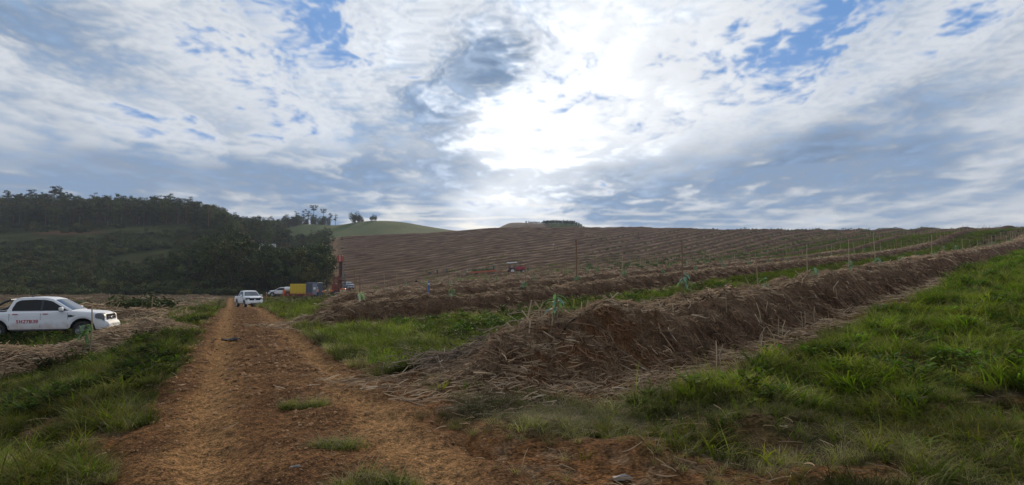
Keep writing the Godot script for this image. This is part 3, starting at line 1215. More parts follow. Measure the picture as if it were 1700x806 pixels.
# a point of the lower body: t 0 at the sill, 0.55 at the shoulder, 1 at the middle of the bonnet
func body_at(x: float, t: float, off := 0.0) -> Vector3:
	var top := lin_table(TOP_LINE, x)
	var bot := minf(body_bottom(x), top - 0.02)
	var w := body_half(x)
	var sh := top - minf(0.07, (top - bot) * 0.3)
	if t <= 0.55:
		var f := t / 0.55
		var bulge := 0.955 + 0.045 * sin(PI * clampf(0.12 + f * 0.75, 0.0, 1.0)) - (0.012 if f > 0.60 and f < 0.66 else 0.0)
		return Vector3(x, lerpf(bot, sh, f), w * bulge + off)
	if t <= 0.68:
		var f := (t - 0.55) / 0.13 * PI / 2.0
		var r := top - sh
		return Vector3(x + off * 0.5, sh + r * sin(f) + off * 0.5, w * 0.972 - 0.06 * (1.0 - cos(f)) + off * 0.7)
	var g := (t - 0.68) / 0.32
	return Vector3(x + off, top + 0.035 * (1.0 - pow(1.0 - g, 2.0)) + off * 0.6, (w * 0.972 - 0.06) * (1.0 - g))


func body_patch(mb: MB, xs: Array, ts: Array, off: float, both_sides := true) -> void:
	for s in ([1, -1] if both_sides else [1]):
		var rows := []
		for x in xs:
			var row := []
			for t in ts:
				var p := body_at(x, t, off)
				row.append(Vector3(p.x, p.y, p.z * s))
			if s > 0:
				row.reverse()
			rows.append(row)
		mb.grid(rows)


func span(a: float, b: float, n: int) -> Array:
	var r := []
	for k in n:
		r.append(lerpf(a, b, k / float(n - 1)))
	return r


const ROOF_LINE := [-1.30, 1.19, -1.10, 1.74, -0.95, 1.80, -0.3, 1.83, 0.10, 1.81, 0.34, 1.745, 1.16, 1.225]


func cab_half(y: float) -> float:
	return lerpf(0.885, 0.66, clampf((y - 1.16) / 0.66, 0.0, 1.0))


func make_pickup(called: String, label: String, at: Vector3, turn: float, dirty := false) -> Node3D:
	var o := thing(called, label, "pickup truck", at, turn)
	var white := mat("white paint", 0.70, 0.71, 0.73, 0.62, 0.0, 0.28)
	white.vertex_color_use_as_albedo = true
	var black := mat("black plastic", 0.02, 0.02, 0.022, 0.5)
	var glass := mat("tinted glass", 0.012, 0.014, 0.016, 0.06, 0.0, 0.3)
	var chrome := mat("chrome", 0.6, 0.6, 0.62, 0.15, 1.0)
	# lower body
	var xs := []
	var x := -2.9
	while x < 2.2:
		xs.append(x)
		x += 0.06
	for e in [2.2, 2.24, 2.29, 2.315, 2.34, 2.36, 2.38, 2.41, 2.44, 2.465, 2.49, 2.51, 2.53, 2.54]:
		xs.append(e)
	for e in [1.06, 2.04, -2.16, -1.18]:
		xs.append(e - 0.002)
		xs.append(e + 0.002)
	xs.sort()
	var ts := span(0, 0.55, 9) + [0.585, 0.62, 0.65, 0.68, 0.76, 0.86, 1.0]
	var mb := MB.new()
	body_patch(mb, xs, ts, 0.0)
	var cap := [] # tailgate
	for t in ts:
		cap.append(body_at(-2.9, t))
	for k in range(ts.size() - 1, -1, -1):
		var p := body_at(-2.9, ts[k])
		cap.append(Vector3(p.x, p.y, -p.z))
	cap.reverse()
	mb.face(cap)
	for k in mb.v.size():
		var q := mb.v[k]
		var mud := clampf((0.86 - q.y) / 0.45 + 1.1 * nb.get_noise_3d(q.x * 2.2, q.y * 3.0, q.z), 0.0, 1.0) * 0.5
		mb.c[k] = Color(1, 1, 1).lerp(Color(0.62, 0.42, 0.28), mud)
	put("body", mb.mesh(), white, o)
	# chassis and arch linings
	mb = MB.new()
	mb.box(Vector3(-0.15, 0.62, 0), Vector3(4.9, 0.36, 1.36), 0.03)
	mb.box(Vector3(2.3, 0.40, 0), Vector3(0.3, 0.12, 1.3), 0.03)
	put("chassis", mb.mesh(), black, o)
	# bed cover
	mb = MB.new()
	mb.box(Vector3(-2.12, 1.235, 0), Vector3(1.42, 0.03, 1.5), 0.01)
	put("bed_cover", mb.mesh(), black, o)
	# cab
	mb = MB.new()
	var rx := span(-1.30, -0.95, 8) + span(-0.85, 0.1, 8) + span(0.16, 0.34, 4) + span(0.44, 1.16, 9)
	var top_rows := []
	for q in rx:
		var y := lin_table(ROOF_LINE, q)
		var w := cab_half(y)
		var row := []
		for k in 9:
			var f := lerpf(-1, 1, k / 8.0)
			row.append(Vector3(q + 0.03 * (1 - f * f) * (1.0 if q > 0.3 else (-1.0 if q < -0.9 else 0.0)), y + 0.025 * (1 - f * f), w * f))
		top_rows.append(row)
	for s in [1, -1]:
		var rows := []
		for q in rx:
			var y1 := lin_table(ROOF_LINE, q)
			var row := []
			for k in 6:
				var y := lerpf(1.15, y1, k / 5.0)
				row.append(Vector3(q, y, s * cab_half(y)))
			if s > 0:
				row.reverse()
			rows.append(row)
		mb.grid(rows)
	for r in top_rows:
		pass
	mb.grid(top_rows)
	put("cab", mb.mesh(), white, o)
	# side glass, door by door
	for s in [1, -1]:
		for w in [[-1.10, -0.06], [0.0, 0.98]]:
			mb = MB.new()
			var rows := []
			for q in span(w[0], w[1], 12):
				var y1 := lin_table(ROOF_LINE, q) - 0.095
				if q < -0.9:
					y1 = minf(y1, lerpf(1.36, 1.68, clampf((q + 1.10) / 0.12, 0.0, 1.0)))
				var row := []
				for k in 5:
					var y := lerpf(1.255, maxf(y1, 1.26), k / 4.0)
					row.append(Vector3(q, y, s * (cab_half(y) + 0.007)))
				if s > 0:
					row.reverse()
				rows.append(row)
			mb.grid(rows)
			put("side_window", mb.mesh(), glass, o)
		mb = MB.new()
		mb.box(Vector3(-0.03, 1.42, s * 0.785), Vector3(0.05, 0.56, 0.02))
		mb.t = Transform3D()
		var pillar := MB.new()
		pillar.face([Vector3(-0.065, 1.25, s * (cab_half(1.25) + 0.009)), Vector3(0.01, 1.25, s * (cab_half(1.25) + 0.009)), Vector3(0.01, 1.73, s * (cab_half(1.73) + 0.009)), Vector3(-0.065, 1.73, s * (cab_half(1.73) + 0.009))])
		put("door_pillar", pillar.mesh(), black, o)
		# mirror
		mb = MB.new()
		mb.box(Vector3(0.78, 1.32, s * 1.05), Vector3(0.14, 0.17, 0.24), 0.04)
		var mi := put("mirror", mb.mesh(), white, o)
		mb = MB.new()
		mb.box(Vector3(0.74, 1.25, s * 0.95), Vector3(0.10, 0.07, 0.22), 0.02)
		mb.box(Vector3(0.705, 1.32, s * 1.05), Vector3(0.012, 0.14, 0.2), 0.003)
		put("mirror_foot", mb.mesh(), black, mi)
		# door seams and handles
		for dx in [-1.17, -0.03, 0.98]:
			mb = MB.new()
			mb.box(Vector3(dx, 0.84, s * (body_half(dx) * 0.985 + 0.002)), Vector3(0.012, 0.60, 0.012))
			put("door_seam", mb.mesh(), mat("seam grey", 0.16, 0.16, 0.17, 0.6), o)
		for dx in [-0.95, 0.15]:
			mb = MB.new()
			mb.box(Vector3(dx, 1.12, s * (body_half(dx) * 0.99 + 0.012)), Vector3(0.20, 0.035, 0.03), 0.01)
			put("door_handle", mb.mesh(), mat("red handle", 0.45, 0.05, 0.05, 0.4), o)
		# wing vent
		mb = MB.new()
		mb.face([Vector3(1.0, 1.07, s * 0.93), Vector3(1.30, 1.06, s * 0.93), Vector3(1.24, 0.985, s * 0.935), Vector3(1.0, 0.965, s * 0.935)] if s < 0 else [Vector3(1.0, 0.965, s * 0.935), Vector3(1.24, 0.985, s * 0.935), Vector3(1.30, 1.06, s * 0.93), Vector3(1.0, 1.07, s * 0.93)])
		put("wing_vent", mb.mesh(), black, o)
		# sill step
		mb = MB.new()
		mb.tube([Vector3(-1.1, 0.42, s * 0.86), Vector3(1.0, 0.42, s * 0.86)], [0.05, 0.05], 8)
		put("side_step", mb.mesh(), black, o)
		# lamps
		mb = MB.new()
		var hx := [2.02, 2.1, 2.18, 2.24, 2.28, 2.31, 2.335, 2.352]
		var rows2 := []
		for q in hx:
			var row := []
			for t in [0.40, 0.46, 0.51, 0.55, 0.60, 0.65, 0.68, 0.75, 0.80]:
				var p := body_at(q, lerpf(0.55, t, sst(2.0, 2.28, q)) if t > 0.55 else t, 0.012)
				row.append(Vector3(p.x, p.y, p.z * s))
			if s > 0:
				row.reverse()
			rows2.append(row)
		mb.grid(rows2)
		put("headlight", mb.mesh(), mat("lamp glass", 0.10, 0.105, 0.115, 0.5, 0.0), o)
		mb = MB.new()
		mb.box(Vector3(-2.885, 0.98, s * 0.80), Vector3(0.06, 0.30, 0.15), 0.02)
		put("tail_light", mb.mesh(), mat("lamp red", 0.4, 0.02, 0.02, 0.2), o)
	# windscreen and rear window
	mb = MB.new()
	var rows := []
	for q in span(0.40, 1.10, 8):
		var y := lin_table(ROOF_LINE, q)
		var w := cab_half(y) - 0.075
		var row := []
		for k in 9:
			var f := lerpf(-1, 1, k / 8.0)
			row.append(Vector3(q + 0.03 * (1 - f * f) + 0.008, y + 0.025 * (1 - f * f) + 0.010, w * f))
		rows.append(row)
	mb.grid(rows)
	put("windscreen", mb.mesh(), mat("screen glass", 0.05, 0.06, 0.065, 0.03, 0.0, 0.9), o)
	mb = MB.new()
	rows = []
	for q in span(-1.25, -1.13, 4):
		var y := lin_table(ROOF_LINE, q)
		var row := []
		for k in 7:
			var f := lerpf(-1, 1, k / 6.0)
			row.append(Vector3(q - 0.03 * (1 - f * f) - 0.012, y + 0.02, (cab_half(y) - 0.1) * f))
		rows.append(row)
	mb.grid(rows)
	put("rear_window", mb.mesh(), glass, o)
	# sports bar behind the cab
	mb = MB.new()
	for s in [1, -1]:
		mb.tube([Vector3(-2.35, 1.22, s * 0.76), Vector3(-1.95, 1.32, s * 0.74), Vector3(-1.42, 1.66, s * 0.62), Vector3(-1.30, 1.72, s * 0.5)], [0.05, 0.05, 0.05, 0.05], 8)
	mb.tube([Vector3(-1.32, 1.72, -0.55), Vector3(-1.30, 1.74, 0), Vector3(-1.32, 1.72, 0.55)], [0.05, 0.05, 0.05], 8)
	put("sports_bar", mb.mesh(), black, o)
	# grille and bumper intakes on the nose
	mb = MB.new()
	rows = []
	for q in [2.325, 2.34, 2.353, 2.365, 2.38]:
		var row := []
		for k in 13:
			var f := lerpf(-1, 1, k / 12.0)
			var p := body_at(q, 1.0)
			row.append(Vector3(q + 0.016, p.y + 0.012, 0.56 * f))
		rows.append(row)
	mb.grid(rows)
	var gr := put("grille", mb.mesh(), mat("grille black", 0.014, 0.014, 0.015, 0.9, 0.0, 0.12), o)
	mb = MB.new()
	mb.lathe([Vector2(0.0, 0.012), Vector2(0.07, 0.010), Vector2(0.075, 0.0)], Transform3D(Basis(Vector3(0, 0, 1), -PI / 2 + 0.25), Vector3(2.39, 0.89, 0)), 16)
	put("badge", mb.mesh(), chrome, gr)
	for q in [0.84, 0.94]:
		mb = MB.new()
		mb.box(Vector3(2.39 - (q - 0.84) * 0.2, q, 0), Vector3(0.012, 0.016, 0.92), 0.003)
		put("grille_bar", mb.mesh(), mat("grey plastic", 0.12, 0.12, 0.125, 0.4), gr)
	mb = MB.new()
	mb.box(Vector3(2.535, 0.50, 0), Vector3(0.03, 0.055, 0.96), 0.012)
	put("bumper_intake", mb.mesh(), black, o)
	for s in [-1, 1]:
		mb = MB.new()
		mb.box(Vector3(2.44, 0.55, s * 0.68), Vector3(0.08, 0.09, 0.16), 0.02)
		put("fog_lamp_recess", mb.mesh(), black, o)
	mb = MB.new()
	mb.box(Vector3(2.53, 0.605, 0), Vector3(0.02, 0.10, 0.44), 0.004)
	put("number_plate", mb.mesh(), mat("plate white", 0.7, 0.7, 0.68, 0.5), o)
	mb = MB.new()
	mb.box(Vector3(-2.95, 0.58, 0), Vector3(0.14, 0.16, 1.7), 0.03)
	put("rear_bumper", mb.mesh(), chrome, o)
	mb = MB.new()
	mb.tube([Vector3(-0.55, 1.84, 0.30), Vector3(-0.62, 1.90, 0.30)], [0.05, 0.02], 8)
	put("aerial", mb.mesh(), black, o)
	# wheels
	for xa in [1.55, -1.67]:
		for s in [1, -1]:
			var wt := Transform3D(Basis(Vector3(1, 0, 0), s * PI / 2), Vector3(xa, 0.385, s * 0.80))
			mb = MB.new()
			mb.lathe([Vector2(0.26, -0.12), Vector2(0.34, -0.135), Vector2(0.375, -0.115), Vector2(0.385, -0.05), Vector2(0.385, 0.05), Vector2(0.375, 0.115), Vector2(0.34, 0.135), Vector2(0.26, 0.12)], wt, 28)
			var ty := put("wheel", mb.mesh(), mat("rubber", 0.022, 0.021, 0.02, 0.85), o)
			mb = MB.new()
			mb.lathe([Vector2(0.265, 0.12), Vector2(0.24, 0.10), Vector2(0.22, 0.06), Vector2(0.0, 0.05)], wt, 24)
			for k in 6:
				mb.t = wt * Transform3D(Basis(Vector3.UP, TAU * k / 6.0), Vector3.ZERO)
				mb.box(Vector3(0.13, 0.085, 0), Vector3(0.24, 0.04, 0.06), 0.012)
			mb.t = Transform3D()
			put("rim", mb.mesh(), mat("rim metal", 0.35, 0.35, 0.36, 0.35, 0.8), ty)
	return o


func make_vehicles() -> void:
	var at := Vector3(-20.55, 0, -27.3)
	at.y = gh(at.x, at.z) - 0.02
	var p := make_pickup("pickup_truck", "white double-cab pickup with red lettering on its door, parked beyond the left mound", at, deg_to_rad(16.0))
	var far := Vector3(-29.2, 0, -68.0)
	far.y = gh(far.x, far.z) + 0.0
	dup(p, "white double-cab pickup standing on the dirt road, facing the viewer", far, deg_to_rad(-53.0))
	var site := Vector3(-49.5, 0, -131.0)
	site.y = gh(site.x, site.z)
	dup(p, "white pickup facing left at the drill site, beside the yellow box", site, deg_to_rad(186.0))
	var up := Vector3(-40.4, 0, -151.0)
	up.y = gh(up.x, up.z)
	var gp := dup(p, "grey pickup parked on the orange earth to the right of the drill mast", up, deg_to_rad(-62.0))
	for ch in gp.get_children():
		if ch.material_override == mats["white paint"]:
			ch.material_override = mat("grey paint", 0.24, 0.26, 0.30, 0.4)
	# red lettering on the nearest one's rear door
	var tm := TextMesh.new()
	tm.text = "SH27B39"
	var f := SystemFont.new()
	f.font_names = PackedStringArray(["Droid Sans"])
	f.font_weight = 700
	tm.font = f
	tm.font_size = 64
	tm.pixel_size = 0.0031
	tm.depth = 0.004
	var l := put("lettering", tm, mat("red letters", 0.42, 0.03, 0.03, 0.5), p)
	l.position = Vector3(-0.50, 0.80, 0.934)


# ------------------------------------------------------------------ people
func capsule_d(p: Vector3, a: Vector3, b: Vector3, ra: float, rb: float) -> float:
	var ab := b - a
	var t := clampf((p - a).dot(ab) / maxf(ab.length_squared(), 1e-6), 0.0, 1.0)
	return p.distance_to(a + ab * t) - lerpf(ra, rb, t)


# joins tapered bones (a, b, ra, rb, colour) smoothly and meshes the field as surface nets
func nets(mb: MB, bones: Array, cell: float, blend: float) -> void:
	var lo := Vector3(1e9, 1e9, 1e9)
	var hi := -lo
	for b in bones:
		var r := maxf(b[2], b[3]) + cell * 2.0
		for e in [b[0], b[1]]:
			lo = lo.min(e - Vector3(r, r, r))
			hi = hi.max(e + Vector3(r, r, r))
	var n := Vector3i(((hi - lo) / cell).ceil()) + Vector3i(2, 2, 2)
	var f := PackedFloat32Array()
	f.resize(n.x * n.y * n.z)
	f.fill(1.0)
	for b in bones:
		var r := maxf(b[2], b[3]) + cell * 2.0
		var l: Vector3i = Vector3i(((b[0].min(b[1]) - Vector3(r, r, r) - lo) / cell).floor()).clamp(Vector3i.ZERO, n - Vector3i.ONE)
		var h: Vector3i = Vector3i(((b[0].max(b[1]) + Vector3(r, r, r) - lo) / cell).ceil()).clamp(Vector3i.ZERO, n - Vector3i.ONE)
		for x in range(l.x, h.x + 1):
			for y in range(l.y, h.y + 1):
				for z in range(l.z, h.z + 1):
					var k := (x * n.y + y) * n.z + z
					var d := capsule_d(lo + Vector3(x, y, z) * cell, b[0], b[1], b[2], b[3])
					var q := f[k]
					var e := clampf(0.5 + 0.5 * (q - d) / blend, 0.0, 1.0)
					f[k] = lerpf(q, d, e) - blend * e * (1.0 - e)
	var id := {}
	for x in n.x - 1:
		for y in n.y - 1:
			for z in n.z - 1:
				var sum := Vector3.ZERO
				var cnt := 0
				var k0 := (x * n.y + y) * n.z + z
				var inside := 0
				for c in 8:
					if f[k0 + (c & 1) * n.y * n.z + ((c >> 1) & 1) * n.z + (c >> 2)] < 0.0:
						inside += 1
				if inside == 0 or inside == 8:
					continue
				for e in [[0, 1], [2, 3], [4, 5], [6, 7], [0, 2], [1, 3], [4, 6], [5, 7], [0, 4], [1, 5], [2, 6], [3, 7]]:
					var ca: int = e[0]
					var cb: int = e[1]
					var va := f[k0 + (ca & 1) * n.y * n.z + ((ca >> 1) & 1) * n.z + (ca >> 2)]
					var vb := f[k0 + (cb & 1) * n.y * n.z + ((cb >> 1) & 1) * n.z + (cb >> 2)]
					if (va < 0.0) != (vb < 0.0):
						sum += Vector3(ca & 1, (ca >> 1) & 1, ca >> 2).lerp(Vector3(cb & 1, (cb >> 1) & 1, cb >> 2), va / (va - vb))
						cnt += 1
				var p := lo + (Vector3(x, y, z) + sum / cnt) * cell
				var best := 1e9
				for b in bones:
					var d := capsule_d(p, b[0], b[1], b[2], b[3])
					if d < best:
						best = d
						mb.col = b[4]
				id[k0] = mb.p(p)
	for x in range(1, n.x - 1):
		for y in range(1, n.y - 1):
			for z in range(1, n.z - 1):
				var k := (x * n.y + y) * n.z + z
				for ax in 3:
					var st: int = [n.y * n.z, n.z, 1][ax]
					var s1: int = [n.y * n.z, n.z, 1][(ax + 1) % 3]
					var s2: int = [n.y * n.z, n.z, 1][(ax + 2) % 3]
					if k + st >= f.size():
						continue
					var ia := f[k] < 0.0
					if ia != (f[k + st] < 0.0):
						var q := [id.get(k - s1 - s2), id.get(k - s2), id.get(k), id.get(k - s1)]
						if q.has(null):
							continue
						if ia:
							q.reverse()
						mb.quad(q[0], q[1], q[2], q[3])


const SKIN := Color(0.16, 0.085, 0.05)


func make_person(label: String, at: Vector3, turn: float, shirt: Color, legs: Color, pose: int, hat: Color, group: String, ground := true) -> void:
	var o := thing("person", label, "person", at, turn, group)
	if ground:
		o.position.y = surface(at.x, at.z)
	var hip := Vector3(0, 0.92, 0)
	var chest := Vector3(0, 1.32, 0.02)
	var head := Vector3(0, 1.62, 0.05)
	var hands := [Vector3(-0.27, 0.86, 0.14), Vector3(0.27, 0.86, 0.14)]
	var elbows := [Vector3(-0.29, 1.10, -0.02), Vector3(0.29, 1.10, -0.02)]
	var feet := [Vector3(-0.12, 0.05, 0.08), Vector3(0.12, 0.05, -0.06)]
	var knees := [Vector3(-0.11, 0.48, 0.06), Vector3(0.11, 0.48, 0.0)]
	if pose == 1: # bending to the ground
		hip = Vector3(0, 0.86, -0.12)
		chest = Vector3(0, 1.02, 0.28)
		head = Vector3(0, 1.02, 0.60)
		elbows = [Vector3(-0.24, 0.74, 0.36), Vector3(0.24, 0.74, 0.36)]
		hands = [Vector3(-0.16, 0.48, 0.44), Vector3(0.16, 0.48, 0.44)]
	elif pose == 2: # sitting
		hip = Vector3(0, 0.50, 0)
		chest = Vector3(0, 0.92, 0.0)
		head = Vector3(0, 1.22, 0.03)
		knees = [Vector3(-0.13, 0.52, 0.42), Vector3(0.13, 0.52, 0.42)]
		feet = [Vector3(-0.13, 0.08, 0.46), Vector3(0.13, 0.08, 0.46)]
		elbows = [Vector3(-0.27, 0.70, 0.08), Vector3(0.27, 0.70, 0.08)]
		hands = [Vector3(-0.16, 0.74, 0.36), Vector3(0.16, 0.74, 0.36)]
	elif pose == 3: # walking
		knees = [Vector3(-0.10, 0.50, 0.16), Vector3(0.10, 0.46, -0.06)]
		feet = [Vector3(-0.10, 0.05, 0.28), Vector3(0.10, 0.09, -0.32)]
		hands = [Vector3(-0.28, 0.88, -0.12), Vector3(0.28, 0.96, 0.28)]
	var bones := []
	var up := (chest - hip).normalized()
	bones.append([hip, hip.lerp(chest, 0.5), 0.145, 0.135, shirt])
	bones.append([hip.lerp(chest, 0.5), chest, 0.14, 0.15, shirt])
	var neck := chest.lerp(head, 0.55)
	bones.append([chest + up * 0.08, neck, 0.075, 0.058, SKIN])
	bones.append([head - Vector3(0, 0.03, 0), head + Vector3(0, 0.06, -0.01), 0.085, 0.095, SKIN])
	bones.append([head + Vector3(0, -0.07, 0.04), head + Vector3(0, -0.05, 0.05), 0.05, 0.055, SKIN])
	bones.append([head + Vector3(0, 0.0, 0.09), head + Vector3(0, -0.025, 0.115), 0.014, 0.018, SKIN])
	for k in 2:
		var s := -1.0 if k == 0 else 1.0
		var sh := chest + up * 0.07 + Vector3(s * 0.18, 0, 0)
		bones.append([chest + up * 0.04, sh, 0.11, 0.075, shirt])
		bones.append([sh, elbows[k], 0.068, 0.052, shirt])
		bones.append([elbows[k], hands[k], 0.05, 0.034, shirt if pose != 1 else SKIN])
		var hd: Vector3 = (hands[k] - elbows[k]).normalized()
		bones.append([hands[k], hands[k] + hd * 0.07, 0.038, 0.036, SKIN])
		bones.append([hip + Vector3(s * 0.09, -0.02, 0), knees[k], 0.105, 0.068, legs])
		bones.append([knees[k], feet[k] + Vector3(0, 0.06, -0.02), 0.066, 0.046, legs])
		bones.append([feet[k] + Vector3(0, 0.0, -0.03), feet[k] + Vector3(0, -0.01, 0.15), 0.05, 0.042, Color(0.03, 0.025, 0.02)])
	var mb := MB.new()
	nets(mb, bones, 0.042, 0.045)
	for k in 2: # fingers and thumb, rooted in the palm
		var s := -1.0 if k == 0 else 1.0
		var hd: Vector3 = (hands[k] - elbows[k]).normalized()
		var sd := hd.cross(Vector3(s, 0, 0)).normalized()
		mb.col = SKIN
		for j in 4:
			var root: Vector3 = hands[k] + hd * 0.09 + sd * (j - 1.5) * 0.02
			var ln: float = [0.065, 0.078, 0.074, 0.058][j]
			mb.tube([root, root + hd * ln * 0.55, root + hd * ln * 0.9 - Vector3(s * 0.018, 0, 0)], [0.009, 0.0085, 0.006], 5)
		var th: Vector3 = hands[k] + hd * 0.03 + sd * 0.034
		mb.tube([th, th + hd * 0.03 + sd * 0.024, th + hd * 0.058 + sd * 0.028], [0.011, 0.010, 0.007], 5)
	put("body", mb.mesh(), vmat("cloth and skin", 0.85, 0.3), o)
	if hat.a > 0.0:
		mb = MB.new()
		mb.col = hat
		mb.lathe([Vector2(0.17, 0.0), Vector2(0.112, 0.02), Vector2(0.105, 0.07), Vector2(0.06, 0.115), Vector2(0.0, 0.122)], Transform3D(Basis(), head + Vector3(0, 0.055, 0.0)), 14)
		put("hat", mb.mesh(), vmat("hat cloth", 0.8, 0.3), o)


# ------------------------------------------------------------------ drill site
func on_ground(x: float, d: float, lift := 0.0) -> Vector3:
	return Vector3(x, surface(x, -d) + lift, -d)


func make_site() -> void:
	# yellow box trailer
	var y := thing("box_trailer", "yellow box trailer standing beside the dark grey container", "trailer", on_ground(-45.0, 129.5), deg_to_rad(4))
	var yel := mat("yellow sheet", 0.58, 0.40, 0.015, 0.55)
	var blk := mat("black plastic", 0.02, 0.02, 0.022, 0.5)
	var mb := MB.new()
	mb.box(Vector3(0, 1.55, 0), Vector3(3.45, 2.1, 2.1), 0.05)
	put("box", mb.mesh(), yel, y)
	for k in 6:
		mb = MB.new()
		mb.box(Vector3(lerpf(-1.66, 1.66, k / 5.0), 1.55, 1.065), Vector3(0.07, 2.0, 0.05), 0.012)
		put("rib", mb.mesh(), mat("yellow rib", 0.50, 0.33, 0.012, 0.5), y)
	mb = MB.new()
	mb.box(Vector3(0, 0.46, 0), Vector3(3.4, 0.1, 1.9), 0.02)
	mb.box(Vector3(-2.2, 0.46, 0), Vector3(1.1, 0.08, 0.12), 0.02)
	put("frame", mb.mesh(), blk, y)
	for s in [-1, 1]:
		for wx in [-0.45, 0.45]:
			mb = MB.new()
			mb.lathe([Vector2(0.0, -0.1), Vector2(0.3, -0.1), Vector2(0.33, -0.05), Vector2(0.33, 0.05), Vector2(0.3, 0.1), Vector2(0.0, 0.1)], Transform3D(Basis(Vector3(1, 0, 0), PI / 2), Vector3(wx, 0.33, s * 0.95)), 18)
			put("wheel", mb.mesh(), mat("rubber", 0.022, 0.021, 0.02, 0.85), y)
	# grey container
	var g := thing("container", "dark grey steel container with a white notice on its end", "container", on_ground(-41.7, 129.0), deg_to_rad(-14))
	var gm := mat("grey steel", 0.085, 0.10, 0.13, 0.5, 0.2)
	mb = MB.new()
	mb.box(Vector3(0, 1.38, 0), Vector3(2.7, 2.7, 2.2), 0.04)
	put("shell", mb.mesh(), gm, g)
	for k in 9:
		mb = MB.new()
		mb.box(Vector3(-1.25 + k * 0.17, 1.38, 1.115), Vector3(0.07, 2.4, 0.05), 0.015)
		put("corrugation", mb.mesh(), gm, g)
	mb = MB.new()
	mb.box(Vector3(0.78, 1.35, 1.12), Vector3(1.05, 2.4, 0.06), 0.015)
	put("door", mb.mesh(), mat("pale steel", 0.20, 0.225, 0.26, 0.45, 0.2), g)
	mb = MB.new()
	mb.box(Vector3(0.72, 1.55, 1.16), Vector3(0.5, 0.45, 0.012))
	put("notice", mb.mesh(), mat("plate white", 0.7, 0.7, 0.68, 0.5), g)
	mb = MB.new()
	mb.box(Vector3(0.15, 2.78, 0), Vector3(2.2, 0.09, 1.8), 0.02)
	put("roof_panel", mb.mesh(), mat("pale steel", 0.20, 0.225, 0.26, 0.45, 0.2), g)
	# white water tank on the flatbed between cab and box
	var wt := thing("water_tank", "white plastic tank lying between the white pickup and the yellow box", "tank", on_ground(-47.6, 130.2), deg_to_rad(6))
	mb = MB.new()
	mb.lathe([Vector2(0.0, -0.9), Vector2(0.35, -0.88), Vector2(0.5, -0.75), Vector2(0.52, 0.0), Vector2(0.5, 0.75), Vector2(0.35, 0.88), Vector2(0.0, 0.9)], Transform3D(Basis(Vector3(0, 0, 1), PI / 2), Vector3(0, 1.45, 0)), 18)
	put("tank", mb.mesh(), mat("white plastic", 0.68, 0.68, 0.66, 0.45), wt)
	for sx in [-0.6, 0.6]:
		mb = MB.new()
		mb.box(Vector3(sx, 0.5, 0), Vector3(0.1, 1.05, 0.9), 0.02)
		put("cradle", mb.mesh(), mat("red steel", 0.33, 0.055, 0.03, 0.55), wt)
	# orange safety netting on posts
	var n := thing("safety_netting", "low orange safety netting on posts in front of the yellow box", "netting", Vector3.ZERO)
	var om := mat("orange mesh", 0.42, 0.075, 0.03, 0.7)
	var posts := 7
	for k in posts:
		var q := on_ground(lerpf(-47.3, -40.6, k / 6.0), 125.5 + 0.35 * sin(k * 1.7))
		mb = MB.new()
		mb.tube([q - Vector3(0, 0.15, 0), q + Vector3(0, 0.95, 0)], [0.025, 0.022], 6)
		put("post", mb.mesh(), mat("stake wood", 0.30, 0.21, 0.12, 0.9), n)
	mb = MB.new()
	for k in posts - 1:
		var a := on_ground(lerpf(-47.3, -40.6, k / 6.0), 125.5 + 0.35 * sin(k * 1.7))
		var b := on_ground(lerpf(-47.3, -40.6, (k + 1) / 6.0), 125.5 + 0.35 * sin((k + 1) * 1.7))
		for j in 9:
			var hh := 0.12 + j * 0.09
			mb.tube([a + Vector3(0, hh, 0.02), a.lerp(b, 0.5) + Vector3(0, hh - 0.07, 0.02), b + Vector3(0, hh, 0.02)], [0.009, 0.009, 0.009], 4)
		for j in 12:
			var m := a.lerp(b, (j + 0.5) / 12.0)
			mb.tube([m + Vector3(0, 0.08, 0.02), m + Vector3(0, 0.84 - 0.07 * sin(PI * (j + 0.5) / 12.0), 0.02)], [0.008, 0.008], 4)
	put("net", mb.mesh(), om, n)
	# drill rig
	var r := thing("drill_rig", "tall red drill rig with an upright lattice mast at the end of the dirt track", "drill rig", on_ground(-36.2, 128.0), deg_to_rad(-6))
	var red := mat("rig red", 0.20, 0.05, 0.03, 0.65)
	var dred := mat("rig dark red", 0.075, 0.022, 0.017, 0.7)
	for s in [-1, 1]:
		mb = MB.new()
		mb.box(Vector3(-0.3, 0.34, s * 0.75), Vector3(2.6, 0.62, 0.4), 0.14)
		put("crawler_track", mb.mesh(), mat("track steel", 0.05, 0.042, 0.036, 0.8), r)
	mb = MB.new()
	mb.box(Vector3(-0.3, 0.78, 0), Vector3(2.5, 0.22, 1.5), 0.03)
	put("deck", mb.mesh(), dred, r)
	mb = MB.new()
	mb.box(Vector3(-0.95, 1.6, 0.1), Vector3(0.9, 1.4, 1.2), 0.05)
	put("engine_housing", mb.mesh(), red, r)
	# rod rack
	var rack := MB.new()
	for sx in [-0.95, 0.0]:
		for sz in [0.35, 0.75]:
			rack.box(Vector3(sx - 0.05, 2.0, sz), Vector3(0.10, 3.9, 0.10), 0.01)
	for hy in [0.6, 1.6, 2.6, 3.6, 3.9]:
		rack.box(Vector3(-0.53, hy, 0.55), Vector3(1.05, 0.08, 0.5), 0.01)
	var rk := put("rod_rack", rack.mesh(), red, r)
	for k in 6:
		mb = MB.new()
		mb.tube([Vector3(-0.88 + k * 0.15, 0.5, 0.58), Vector3(-0.88 + k * 0.15, 3.75, 0.55)], [0.05, 0.05], 8)
		put("drill_rod", mb.mesh(), mat("rusty rod", 0.20, 0.075, 0.045, 0.7), rk)
	# lattice mast
	mb = MB.new()
	for sx in [-0.2, 0.2]:
		for sz in [-0.2, 0.2]:
			mb.box(Vector3(0.22 + sx, 4.1, sz), Vector3(0.11, 7.6, 0.11), 0.01)
